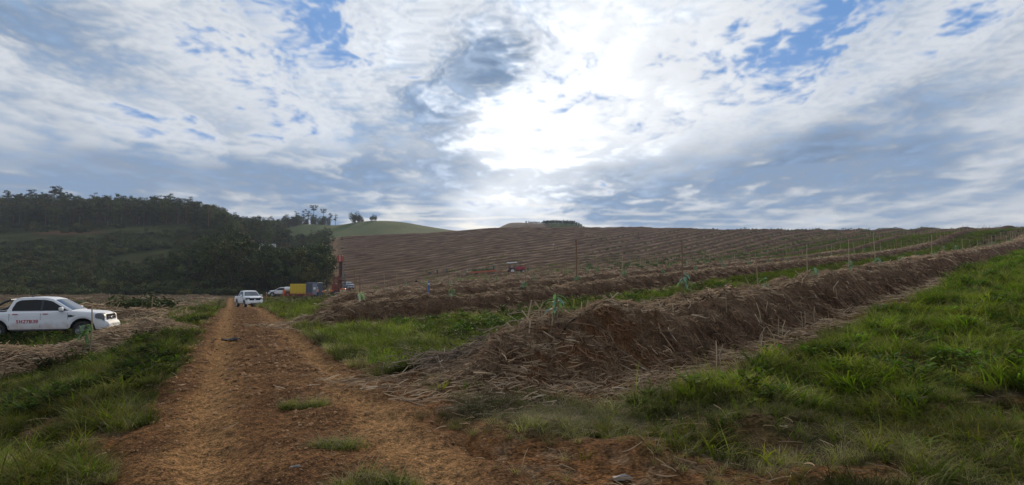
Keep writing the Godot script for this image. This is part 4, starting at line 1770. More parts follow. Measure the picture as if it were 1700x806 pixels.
	for k in 13:
		var y0 := 0.5 + k * 0.56
		for sz in [-0.2, 0.2]:
			mb.tube([Vector3(0.02, y0, sz), Vector3(0.42, y0 + 0.5, sz)], [0.035, 0.035], 5)
			mb.tube([Vector3(0.42, y0, sz), Vector3(0.02, y0 + 0.5, sz)], [0.035, 0.035], 5)
	mb.box(Vector3(0.22, 4.0, -0.1), Vector3(0.26, 7.2, 0.08), 0.01)
	put("mast", mb.mesh(), dred, r)
	mb = MB.new()
	mb.box(Vector3(0.12, 7.55, 0.05), Vector3(1.15, 1.35, 0.8), 0.05)
	var ch := put("mast_head", mb.mesh(), mat("rig bright red", 0.34, 0.06, 0.03, 0.55), r)
	mb = MB.new()
	mb.box(Vector3(0.24, 7.6, 0.46), Vector3(0.09, 1.25, 0.03))
	put("white_stripe", mb.mesh(), mat("plate white", 0.7, 0.7, 0.68, 0.5), ch)
	mb = MB.new()
	mb.tube([Vector3(0.22, 0.1, 0.34), Vector3(0.22, 6.9, 0.34)], [0.06, 0.06], 8)
	put("drill_string", mb.mesh(), mat("rusty rod", 0.20, 0.075, 0.045, 0.7), r)
	mb = MB.new()
	mb.tube([Vector3(0.45, 3.1, 0.25), Vector3(0.95, 4.4, 0.3), Vector3(1.0, 5.6, 0.3), Vector3(0.7, 6.6, 0.2)], [0.12, 0.13, 0.13, 0.1], 8)
	put("hose", mb.mesh(), mat("hose grey", 0.16, 0.17, 0.16, 0.7), r)
	mb = MB.new()
	mb.box(Vector3(0.22, 3.3, 0.42), Vector3(0.55, 0.5, 0.35), 0.04)
	put("drill_head", mb.mesh(), mat("rusty rod", 0.20, 0.075, 0.045, 0.7), r)
	mb = MB.new()
	mb.tube([Vector3(1.25, 0.1, 0.1), Vector3(1.18, 4.5, 0.15)], [0.06, 0.05], 6)
	mb.tube([Vector3(1.2, 2.7, 0.12), Vector3(0.4, 2.9, 0.1)], [0.04, 0.04], 6)
	put("stay_pole", mb.mesh(), mat("grey steel", 0.085, 0.10, 0.13, 0.5, 0.2), r)
	# orange fuel tank
	var t := thing("fuel_tank", "squat orange tank with a white band, right of the drill rig", "tank", on_ground(-34.8, 126.0), 0.1)
	mb = MB.new()
	mb.lathe([Vector2(0.0, 0.25), Vector2(0.55, 0.26), Vector2(0.6, 0.35), Vector2(0.6, 1.1), Vector2(0.5, 1.25), Vector2(0.15, 1.32), Vector2(0.0, 1.32)], Transform3D(), 20)
	put("tank", mb.mesh(), mat("orange paint", 0.55, 0.10, 0.025, 0.45), t)
	mb = MB.new()
	mb.lathe([Vector2(0.607, 0.68), Vector2(0.612, 0.70), Vector2(0.612, 0.82), Vector2(0.607, 0.84)], Transform3D(), 20)
	put("band", mb.mesh(), mat("plate white", 0.7, 0.7, 0.68, 0.5), t)
	for k in 4:
		mb = MB.new()
		var a := TAU * k / 4.0 + 0.4
		mb.tube([Vector3(cos(a) * 0.45, -0.1, sin(a) * 0.45), Vector3(cos(a) * 0.45, 0.3, sin(a) * 0.45)], [0.05, 0.05], 6)
		put("leg", mb.mesh(), blk, t)
	# marker posts
	var mk := thing("marker_post", "thin orange marker post at the roadside right of the pickup on the road", "post", on_ground(-43.0, 107.0))
	mb = MB.new()
	mb.tube([Vector3(0, -0.1, 0), Vector3(0.02, 1.15, 0)], [0.05, 0.045], 6)
	put("shaft", mb.mesh(), mat("faded orange", 0.45, 0.16, 0.07, 0.7), mk)
	mb = MB.new()
	mb.tube([Vector3(0.02, 1.15, 0), Vector3(0.02, 1.3, 0)], [0.05, 0.04], 6)
	put("white_tip", mb.mesh(), mat("plate white", 0.7, 0.7, 0.68, 0.5), mk)
	mk = thing("blue_marker", "short blue marker peg on the second mound, right of the pale sapling", "post", on_ground(-3.85, 28.3))
	mb = MB.new()
	mb.box(Vector3(0, 0.33, 0), Vector3(0.07, 0.75, 0.035), 0.006)
	put("peg", mb.mesh(), mat("blue paint", 0.06, 0.12, 0.30, 0.6), mk)
	mb = MB.new()
	mb.box(Vector3(0, 0.58, 0.02), Vector3(0.073, 0.06, 0.01))
	put("white_band", mb.mesh(), mat("plate white", 0.7, 0.7, 0.68, 0.5), mk)
	var hv := Color(0.68, 0.15, 0.03)
	var navy := Color(0.03, 0.035, 0.055)
	var wh := Color(0.7, 0.7, 0.68)
	var sg := "workers at the drill site"
	make_person("worker in full orange clothing standing by the white pickup at the drill site", Vector3(-47.2, 0, -126.6), 0.4, hv, hv * 0.9, 0, Color(0.03, 0.03, 0.03), sg)
	make_person("worker in orange vest and white helmet standing right of the grey container", Vector3(-39.6, 0, -124.5), -0.7, Color(0.62, 0.30, 0.20), navy, 0, wh, sg)
	make_person("worker in orange vest bending down right of the grey container", Vector3(-38.4, 0, -124.0), PI / 2, Color(0.66, 0.22, 0.10), navy, 1, wh, sg)
	make_person("worker in orange vest crouched at the foot of the drill rig", Vector3(-36.9, 0, -125.6), -1.2, hv, navy, 1, wh, sg)
	make_person("dark-clothed worker standing left of the pickup on the orange earth", Vector3(-41.6, 0, -149.0), 0.2, Color(0.03, 0.03, 0.035), navy, 0, Color(0.05, 0.05, 0.05), sg)


func make_tractor() -> void:
	var at := on_ground(1.0, 160.0)
	var tilt := 0.075
	var o := thing("tractor", "small red tractor with a white canopy on the bare hillside", "tractor", at, 0.22)
	o.rotation.z = tilt
	o.scale = Vector3.ONE * 1.18
	var red := mat("tractor red", 0.30, 0.03, 0.035, 0.5)
	var blk := mat("rubber", 0.022, 0.021, 0.02, 0.85)
	var mb := MB.new()
	mb.box(Vector3(1.0, 1.15, 0), Vector3(2.2, 0.75, 0.75), 0.10)
	mb.box(Vector3(-0.9, 0.95, 0), Vector3(1.3, 0.4, 0.9), 0.05)
	put("bonnet", mb.mesh(), red, o)
	mb = MB.new()
	mb.box(Vector3(0.4, 0.75, 0), Vector3(3.2, 0.3, 0.5), 0.04)
	put("chassis", mb.mesh(), mat("black plastic", 0.02, 0.02, 0.022, 0.5), o)
	for s in [-1, 1]:
		for w in [[-0.9, 0.72, 0.40, 0.85], [1.6, 0.45, 0.26, 0.7]]:
			mb = MB.new()
			var tt := Transform3D(Basis(Vector3(1, 0, 0), s * PI / 2), Vector3(w[0], w[1], s * w[3]))
			mb.lathe([Vector2(w[1] * 0.55, -w[2] / 2), Vector2(w[1] * 0.93, -w[2] / 2), Vector2(w[1], -w[2] / 4), Vector2(w[1], w[2] / 4), Vector2(w[1] * 0.93, w[2] / 2), Vector2(w[1] * 0.55, w[2] / 2)], tt, 22)
			var ty := put("wheel", mb.mesh(), blk, o)
			mb = MB.new()
			mb.lathe([Vector2(w[1] * 0.56, w[2] * 0.4), Vector2(w[1] * 0.3, w[2] * 0.25), Vector2(0, w[2] * 0.3)], tt, 16)
			put("rim", mb.mesh(), mat("pale rim", 0.6, 0.58, 0.52, 0.5), ty)
		mb = MB.new()
		mb.box(Vector3(-0.9, 1.42, s * 0.72), Vector3(1.2, 0.08, 0.42), 0.03)
		put("mudguard", mb.mesh(), red, o)
		for x in [-1.35, -0.1]:
			mb = MB.new()
			mb.tube([Vector3(x, 1.1, s * 0.55), Vector3(x, 2.42, s * 0.55)], [0.04, 0.04], 6)
			put("canopy_post", mb.mesh(), mat("black plastic", 0.02, 0.02, 0.022, 0.5), o)
	mb = MB.new()
	mb.box(Vector3(-0.72, 2.50, 0), Vector3(2.1, 0.26, 1.6), 0.08)
	put("canopy", mb.mesh(), mat("white plastic", 0.68, 0.68, 0.66, 0.45), o)
	mb = MB.new()
	mb.tube([Vector3(1.1, 1.5, 0.2), Vector3(1.1, 2.2, 0.2)], [0.05, 0.045], 8)
	put("exhaust", mb.mesh(), mat("black plastic", 0.02, 0.02, 0.022, 0.5), o)
	mb = MB.new()
	mb.box(Vector3(-0.95, 1.35, 0), Vector3(0.45, 0.1, 0.5), 0.03)
	mb.box(Vector3(-1.2, 1.65, 0), Vector3(0.1, 0.55, 0.5), 0.03)
	put("seat", mb.mesh(), mat("black plastic", 0.02, 0.02, 0.022, 0.5), o)
	var tp := on_ground(-7.4, 159.0)
	var t := thing("farm_trailer", "flat orange-red trailer loaded with green seedlings behind the tractor", "trailer", tp, 0.22)
	t.rotation.z = tilt
	mb = MB.new()
	mb.box(Vector3(0, 0.95, 0), Vector3(6.4, 0.16, 2.1), 0.03)
	mb.box(Vector3(0, 1.15, 1.03), Vector3(6.4, 0.32, 0.05), 0.01)
	mb.box(Vector3(0, 1.15, -1.03), Vector3(6.4, 0.32, 0.05), 0.01)
	put("bed", mb.mesh(), mat("trailer red", 0.42, 0.10, 0.04, 0.6), t)
	mb = MB.new()
	mb.tube([Vector3(3.2, 0.85, 0), Vector3(5.4, 0.75, 0)], [0.07, 0.06], 6)
	put("drawbar", mb.mesh(), mat("trailer red", 0.42, 0.10, 0.04, 0.6), t)
	for s in [-1, 1]:
		for x in [-1.9, 1.4]:
			mb = MB.new()
			mb.lathe([Vector2(0.0, -0.12), Vector2(0.36, -0.12), Vector2(0.4, -0.05), Vector2(0.4, 0.05), Vector2(0.36, 0.12), Vector2(0.0, 0.12)], Transform3D(Basis(Vector3(1, 0, 0), PI / 2), Vector3(x, 0.42, s * 0.85)), 18)
			put("wheel", mb.mesh(), blk, t)
	var sd := MB.new()
	for k in 90:
		leaf_cloud(sd, Vector3(rr(-3.0, 2.4), rr(1.2, 1.75), rr(-0.9, 0.9)), Vector3(0.25, 0.3, 0.25), 12, 0.13, Color(0.06, 0.12, 0.055) * rr(0.7, 1.4))
	var load_ := put("seedling_load", sd.mesh(), vmat("foliage", 0.75, 0.25, Color(0.34, 0.42, 0.12)))
	load_.transform = t.transform
	load_.set_meta("kind", "stuff")
	var grn := Color(0.05, 0.15, 0.11)
	var dk := Color(0.035, 0.06, 0.055)
	var pg := "planters on the hillside"
	make_person("leftmost of three planters in green bending over the hillside rows", Vector3(-25.6, 0, -189.0), 1.3, Color(0.035, 0.10, 0.08), dk, 1, Color(0.05, 0.12, 0.1), pg)
	make_person("middle one of three planters in green on the hillside", Vector3(-23.0, 0, -188.0), 0.3, Color(0.035, 0.10, 0.08), dk, 0, Color(0.05, 0.12, 0.1), pg)
	make_person("rightmost of three planters in green, walking on the hillside", Vector3(-20.2, 0, -189.5), -0.8, grn, dk, 3, Color(0.10, 0.25, 0.2), pg)
	make_person("person in a pale shirt and dark trousers walking behind the loaded trailer", Vector3(-11.2, 0, -152.0), 1.4, Color(0.42, 0.40, 0.37), Color(0.05, 0.045, 0.05), 3, Color(0.5, 0.48, 0.44), pg)
	var up := t.transform * Vector3(2.75, 1.04, 0.0)
	make_person("worker in green standing on the front of the loaded trailer", up, -0.3, grn, dk, 0, Color(0.12, 0.25, 0.2), pg, false)
	make_person("driver sitting under the white canopy of the tractor", o.transform * Vector3(-0.92, 0.92, 0.0), PI / 2 + 0.22, Color(0.5, 0.5, 0.5), navy_(), 2, Color(0.05, 0.05, 0.06), pg, false)
	make_person("worker in a green jacket walking at the front of the tractor", Vector3(4.2, 0, -158.5), -0.2, Color(0.05, 0.17, 0.12), dk, 3, Color(0.30, 0.10, 0.14), pg)


func navy_() -> Color:
	return Color(0.03, 0.035, 0.055)


# ------------------------------------------------------------------ saplings, stakes, stalks, pipe
func leaf_mesh(long: float, wide: float, droop: float) -> ArrayMesh:
	var mb := MB.new()
	var rows := []
	for k in 7:
		var f := k / 6.0
		var w := wide * pow(sin(PI * clampf(0.06 + f * 0.94, 0.0, 1.0)), 0.8) * 0.5
		var a := f * droop
		var x := long * (sin(a) / droop if droop > 0.01 else f)
		var y := -long * (1.0 - cos(a)) / droop
		rows.append([Vector3(x, y + w * 0.35, -w), Vector3(x, y, 0), Vector3(x, y + w * 0.35, w)])
	mb.grid(rows)
	return mb.mesh()


func sapling(label: String, at: Vector3, tall: float, n: int, kinds: Array, pale: int, group: String, leaves_apart: bool) -> Node3D:
	var o := thing("sapling", label, "sapling", at, rr(0, TAU), group)
	var mb := MB.new()
	mb.col = Color(0.20, 0.20, 0.12)
	var lean := Vector3(rr(-0.05, 0.05), 0, rr(-0.05, 0.05))
	mb.tube([Vector3(0, -0.12, 0), Vector3(0, tall * 0.5, 0) + lean, Vector3(0, tall, 0)], [0.013, 0.010, 0.006], 6)
	put("stem", mb.mesh(), vmat("stem", 0.8), o)
	var merged := SurfaceTool.new()
	merged.begin(Mesh.PRIMITIVE_TRIANGLES)
	var m: StandardMaterial3D = [mats["leaf blue"], mats["leaf green"], mats["leaf pale"]][pale]
	for k in n:
		var f := 1.0 - pow(R.randf(), 1.5) * 0.72
		var t := Transform3D(Basis(Vector3.UP, k * 2.4 + rr(-0.4, 0.4)) * Basis(Vector3(0, 0, 1), rr(-0.35, 0.75)), Vector3(0, tall * f, 0) + lean * f)
		t = t.scaled_local(Vector3.ONE * rr(0.7, 1.15))
		if leaves_apart:
			put("leaf", kinds[k % kinds.size()], m, o).transform = t
		else:
			merged.append_from(kinds[k % kinds.size()], 0, t)
	if not leaves_apart:
		var lv := put("foliage", merged.commit(), m, o)
		lv.set_meta("kind", "stuff")
	return o


func ordinal(n: int) -> String:
	var ones := ["", "first", "second", "third", "fourth", "fifth", "sixth", "seventh", "eighth", "ninth", "tenth", "eleventh", "twelfth", "thirteenth", "fourteenth", "fifteenth", "sixteenth", "seventeenth", "eighteenth", "nineteenth"]
	if n < 20:
		return ones[n]
	var tens := ["", "", "twent", "thirt", "fort", "fift", "sixt", "sevent"]
	return tens[n / 10] + ("ieth" if n % 10 == 0 else "y-" + ones[n % 10])


func make_planting() -> void:
	for q in [["leaf blue", Color(0.115, 0.185, 0.15)], ["leaf green", Color(0.09, 0.145, 0.065)], ["leaf pale", Color(0.40, 0.46, 0.33)]]:
		var m := mat(q[0], q[1].r, q[1].g, q[1].b, 0.7, 0.0, 0.25)
		m.backlight_enabled = true
		m.backlight = Color(0.35, 0.5, 0.25)
	var kinds := [leaf_mesh(0.30, 0.085, 1.5), leaf_mesh(0.26, 0.075, 0.9), leaf_mesh(0.22, 0.07, 1.9), leaf_mesh(0.33, 0.09, 1.2)]
	var nth := ["first", "second", "third", "fourth", "fifth", "sixth", "seventh", "eighth", "ninth", "tenth", "eleventh", "twelfth", "thirteenth", "fourteenth", "fifteenth", "sixteenth", "seventeenth", "eighteenth", "nineteenth", "twentieth"]
	var sm := vmat("stake", 0.9)
	var rowth := ["nearest", "second", "third", "fourth", "fifth", "sixth", "seventh", "eighth", "ninth", "tenth"]
	var left_i := 0
	var stakes := []
	for k in 3:
		var mb := MB.new()
		mb.col = [Color(0.34, 0.27, 0.17), Color(0.22, 0.15, 0.09), Color(0.30, 0.22, 0.13)][k]
		var b := rr(-0.02, 0.02)
		mb.tube([Vector3(0, -0.15, 0), Vector3(b, 0.55, 0), Vector3(0, 1.0, b)], [0.018, 0.017, 0.013], 5)
		stakes.append(mb.mesh())
	var far_meshes := []
	var first_far: Array = []
	var n_sap := 0
	var n_stake := 0
	for k in 19:
		var gap := [4.9, 5.1, 5.0][mini(k, 2)] as float
		for i in 70:
			var a := 0.6 + gap * i + (0.5 if k == 1 else 0.0) + rr(-0.25, 0.25)
			var p := row_at(k, row_start(k) + a, -0.25)
			if p.y > 240.0 or p.x > 0.93 * p.y or (k > 5 and p.y < 170.0 and p.x < -0.23 * p.y):
				continue
			var dist := p.length()
			if k > 8 and p.y > 190.0:
				continue
			var at := Vector3(p.x, surface(p.x, -p.y) - 0.02, -p.y)
			var near := k == 0 or (k == 1 and i < 12)
			var which: String = nth[mini(i, 19)]
			if near and i < 20:
				var lab := "blue-green sapling with drooping leaves on the %s mulched mound, %s from its road end" % [["nearest", "second"][k], which]
				if k == 1 and i == 0:
					lab = "pale whitish-leaved sapling near the road end of the second mound"
				elif k == 0 and i == 0:
					lab = "blue-green sapling among dry stalks on the rounded end of the nearest mound"
				sapling(lab, at, rr(0.42, 0.58), 15 if k == 0 else 18, kinds, 2 if k == 1 and i == 0 else 0, "saplings on the nearer mulched mounds", dist < 22.0)
				n_sap += 1
			elif dist < 110.0 and R.randf() < 0.75:
				if far_meshes.is_empty():
					for j in 4:
						first_far.append(sapling("small green sapling on the %s mulched row, %s of four standing close together" % [rowth[mini(k, 9)], ordinal(j + 1)], at, rr(0.5, 0.75), 20, kinds, 1 if j % 2 else 0, "saplings on the farther rows", false))
						far_meshes.append(0)
						first_far[j].position = at + Vector3(rr(-0.2, 0.2), 0, 0)
						if j > 0:
							var p2 := row_at(k, row_start(k) + a + gap * 0.5 * j, -0.25)
							first_far[j].position = Vector3(p2.x, surface(p2.x, -p2.y), -p2.y)
				else:
					dup(first_far[R.randi() % 4], "small green sapling on the %s mulched row, %s plant from its road end" % [rowth[mini(k, 9)], ordinal(i + 1)], at, rr(0, TAU), rr(0.8, 1.25), "saplings on the farther rows")
				n_sap += 1
			# stakes
			var has_stake := (k == 0 and i >= 2) or (k > 0 and R.randf() < 0.85)
			if has_stake and n_stake < 290:
				var sp := row_at(k, row_start(k) + a + rr(-0.2, 0.2), -0.35 + rr(-0.1, 0.1))
				var st := put("stake", stakes[R.randi() % 3], sm)
				st.position = Vector3(sp.x, surface(sp.x, -sp.y), -sp.y)
				st.scale = Vector3(1, rr(1.0, 1.75), 1) * Vector3(1, 0, 1) * rr(0.9, 1.4) * clampf(dist / 50.0, 1.0, 1.8) + Vector3(0, rr(1.0, 1.75), 0)
				st.rotation = Vector3(rr(-0.05, 0.05), rr(0, TAU), rr(-0.05, 0.05))
				n_stake += 1
				if near and i < 20:
					tag(st, "thin wooden stake at the %s sapling of the %s mulched mound" % [which, ["nearest", "second"][k]], "stake", "stakes on the nearer mounds")
				else:
					tag(st, "thin wooden stake on the %s mulched row, %s plant from its road end" % [rowth[mini(k, 9)], ordinal(i + 1)], "stake", "stakes on the farther rows")
	# taller poles
	for q in [[3.9, 37.0, 2.6, "tall dark wooden pole standing behind the nearest mound, above its road-end sapling"], [-14.2, 57.0, 2.4, "tall pole standing near the drill site, right of the fuel tank"], [10.6, 38.0, 2.9, "tall wooden pole on the second planted row, reaching almost to the hill crest"]]:
		var mb := MB.new()
		mb.col = Color(0.20, 0.12, 0.07)
		mb.tube([Vector3(0, -0.3, 0), Vector3(0.02, q[2] * 0.5, 0), Vector3(0, q[2], 0.02)], [0.05, 0.045, 0.035], 7)
		var o := put("pole", mb.mesh(), sm)
		o.position = on_ground(q[0], q[1])
		tag(o, q[3], "pole")
	# stakes of the left field
	var spots := []
	for i in 26:
		var d := rr(33.0, 110.0)
		spots.append(Vector2(lerpf(-0.86 * d, road_x(d) - 4.0, R.randf()), d))
	spots.sort_custom(func(p, q): return p.x / p.y < q.x / q.y)
	var saps := 0
	for i in spots.size():
		var st := put("stake", stakes[R.randi() % 3], sm)
		st.position = on_ground(spots[i].x, spots[i].y)
		st.scale = Vector3(1.4, rr(0.9, 1.5), 1.4)
		st.rotation.y = rr(0, TAU)
		tag(st, "thin wooden stake in the field left of the road, %s from the left" % ordinal(i + 1), "stake", "stakes in the left field")
		if R.randf() < 0.5:
			saps += 1
			dup(first_far[R.randi() % 4], "small green sapling in the field left of the road, %s from the left" % ordinal(saps), st.position, rr(0, TAU), rr(0.8, 1.3), "saplings in the left field")
	var s0 := put("stake", stakes[0], sm)
	s0.position = on_ground(-12.75, 18.6)
	s0.scale = Vector3(1.3, 1.35, 1.3)
	tag(s0, "thin pale stake rising in front of the nearest pickup's headlight", "stake")
	sapling("leafy dark green sapling growing in front of the nearest pickup's wheel", on_ground(-12.85, 18.5), 0.85, 34, kinds, 1, "", true)
	# dry stalks standing on the end of the nearest mound
	for i in 22:
		var a := rr(-0.2, 4.6)
		var p := row_at(0, row_start(0) + a, rr(-1.0, 0.1))
		var mb := MB.new()
		mb.col = Color(0.42, 0.33, 0.21) * rr(0.75, 1.15)
		var tall := rr(0.16, 0.42)
		mb.tube([Vector3(0, -0.08, 0), Vector3(rr(-0.06, 0.06), tall * 0.5, 0), Vector3(rr(-0.16, 0.16), tall, rr(-0.1, 0.1))], [0.016, 0.015, 0.013], 6)
		var o := put("dry_stalk", mb.mesh(), sm)
		o.position = on_ground(p.x, p.y)
		tag(o, "cut dry stalk standing upright on the road end of the nearest mound", "stalk", "dry stalks on the nearest mound")
	for i in 26:
		var a := rr(2.0, 15.0)
		var p := row_at(0, row_start(0) + a, rr(0.5, 2.1))
		var mb := MB.new()
		mb.col = Color(0.46, 0.36, 0.23) * rr(0.55, 1.15)
		var tall := rr(0.18, 0.5)
		mb.tube([Vector3(0, -0.08, 0), Vector3(rr(-0.05, 0.05), tall * 0.5, 0), Vector3(rr(-0.2, 0.2), tall, rr(-0.15, 0.15))], [0.011, 0.010, 0.008], 6)
		var o := put("dry_stalk", mb.mesh(), sm)
		o.position = on_ground(p.x, p.y)
		tag(o, "thin dry stalk sticking up from the face of the nearest mound", "stalk", "dry stalks on the face of the nearest mound")
	# stakes and young plants too far off to tell apart
	var fw := []
	var ft := []
	var gw := []
	var gt := []
	for k in range(3, 14):
		for i in 90:
			var a := 5.0 * i + rr(-0.4, 0.4)
			var p := row_at(k, row_start(k) + a, -0.3)
			if p.x < 0.12 * p.y or p.x > 1.05 * p.y or p.y > 330.0 or p.length() < 95.0:
				continue
			var at := Vector3(p.x, surface(p.x, -p.y), -p.y)
			if R.randf() < 0.8:
				fw.append(Transform3D(Basis(Vector3.UP, rr(0, TAU)).scaled(Vector3(1.6, rr(0.9, 1.6), 1.6)), at))
				ft.append(Color(1, 1, 1) * rr(0.6, 1.2))
			var s := rr(0.16, 0.30)
			gw.append(Transform3D(Basis(Vector3.UP, rr(0, TAU)).scaled(Vector3(s, s * 1.2, s)), at))
			gt.append(Color(1.6, 2.0, 1.8) * rr(0.7, 1.2))
	many("far_stakes", stakes[0], sm, fw, ft)
	many("far_saplings", tree_bush, vmat("foliage"), gw, gt)
	# fallen sticks on the mounds
	for i in 30:
		var left := i > 22
		var at: Vector3
		if left:
			var u := (LEFT_B - LEFT_A).normalized()
			var q := LEFT_A + u * rr(0.5, 8.0) + Vector2(u.y, -u.x) * rr(-0.2, 1.2)
			if (Vector2(q.x, q.y) - LEFT_A).dot(u) < 0.0:
				continue
			at = on_ground(q.x, q.y, 0.04)
		else:
			var p := row_at(0, row_start(0) + rr(0.5, 16.0), rr(0.4, 1.7))
			at = on_ground(p.x, p.y, 0.05)
		var mb := MB.new()
		mb.col = Color(0.28, 0.20, 0.125) * rr(0.4, 1.2)
		var l := rr(0.3, 0.75)
		var e := Vector3(rr(-1, 1), 0, rr(-1, 1)).normalized() * l
		e.y = surface(at.x + e.x, at.z + e.z) - at.y + rr(0.05, 0.16)
		mb.tube([Vector3.ZERO, e * 0.5 + Vector3(rr(-0.03, 0.03), rr(0.0, 0.06), rr(-0.03, 0.03)), e], [0.011, 0.010, 0.006], 6)
		var o := put("fallen_stick", mb.mesh(), sm)
		o.position = at
		tag(o, "loose dead stick lying on the mound beside the nearest pickup" if left else "loose dead stick lying on the dark face of the nearest mound", "stick", "sticks on the left mound" if left else "sticks on the nearest mound")
	# black drip pipes
	for k in 2:
		var path := []
		var rad := []
		var a := -0.6
		while a < 42.0:
			var p := row_at(k, row_start(k) + a, 0.22 + 0.16 * na.get_noise_2d(a * 0.3, 50.0))
			path.append(Vector3(p.x, surface(p.x, -p.y) + 0.035 + 0.02 * na.get_noise_2d(a, 60.0), -p.y))
			rad.append(0.014)
			a += 0.35
		var mb := MB.new()
		mb.tube(path, rad, 6)
		tag(put("drip_pipe", mb.mesh(), mat("pipe black", 0.016, 0.015, 0.015, 0.95, 0.0, 0.1)), "black irrigation pipe running along the crest of the %s mound" % ["nearest", "second"][k], "pipe")
	# heap of dead twigs at the mound's foot
	var tw := MB.new()
	for i in 260:
		var c := Vector3(-1.0 + R.randfn(0, 0.55), 0, -11.6 + R.randfn(0, 0.5))
		c.y = surface(c.x, c.z) + rr(0.02, 0.26)
		var dir := Vector3(R.randfn(0.6, 0.5), R.randfn(0.08, 0.2), R.randfn(-0.5, 0.5)).normalized() * rr(0.3, 0.75)
		tw.col = Color(0.22, 0.165, 0.12) * rr(0.35, 1.7)
		tw.tube([c - dir * 0.5, c + Vector3(rr(-0.04, 0.04), rr(0, 0.07), rr(-0.04, 0.04)), c + dir * 0.5], [0.009, 0.008, 0.005], 5)
	tag(put("twig_heap", tw.mesh(), sm), "tangled heap of dead twigs at the road end of the nearest mound", "twig heap")
	# scraps on the road
	var mb := MB.new()
	mb.col = Color(0.03, 0.028, 0.028)
	var rows := []
	for j in 7:
		var row := []
		for i in 9:
			var f := i / 8.0
			row.append(Vector3((f - 0.5) * 0.55, 0.05 + 0.06 * sin(f * 7.0 + j) * (1.0 - absf(j / 3.0 - 1.0)), (j / 6.0 - 0.5) * 0.34 * sin(PI * (0.1 + 0.8 * f))))
		rows.append(row)
	mb.grid(rows)
	var sc := put("rubber_scrap", mb.mesh(), mat("rubber", 0.022, 0.021, 0.02, 0.85))
	sc.position = Vector3(-8.05, road_h(-8.05, 17.6) + 0.01, -17.6)
	tag(sc, "black scrap of rubber lying on the dirt road", "scrap")


# ------------------------------------------------------------------ straw
func strand(bend: float, kink: float) -> ArrayMesh:
	var mb := MB.new()
	var rows := []
	for k in 5:
		var f := k / 4.0
		var w := 0.5 * (1.0 - 0.6 * absf(f - 0.4))
		rows.append([Vector3(f - 0.5, bend * (0.25 - pow(f - 0.5, 2.0)) * 4.0, kink * sin(f * 5.0) - w), Vector3(f - 0.5, bend * (0.25 - pow(f - 0.5, 2.0)) * 4.0 + 0.1 * w, kink * sin(f * 5.0)), Vector3(f - 0.5, bend * (0.25 - pow(f - 0.5, 2.0)) * 4.0, kink * sin(f * 5.0) + w)])
	mb.grid(rows)
	return mb.mesh()


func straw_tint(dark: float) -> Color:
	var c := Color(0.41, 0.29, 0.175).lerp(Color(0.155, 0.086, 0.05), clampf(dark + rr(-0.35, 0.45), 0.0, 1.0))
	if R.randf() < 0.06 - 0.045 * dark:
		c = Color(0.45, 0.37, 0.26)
	return c * rr(0.45, 1.5)


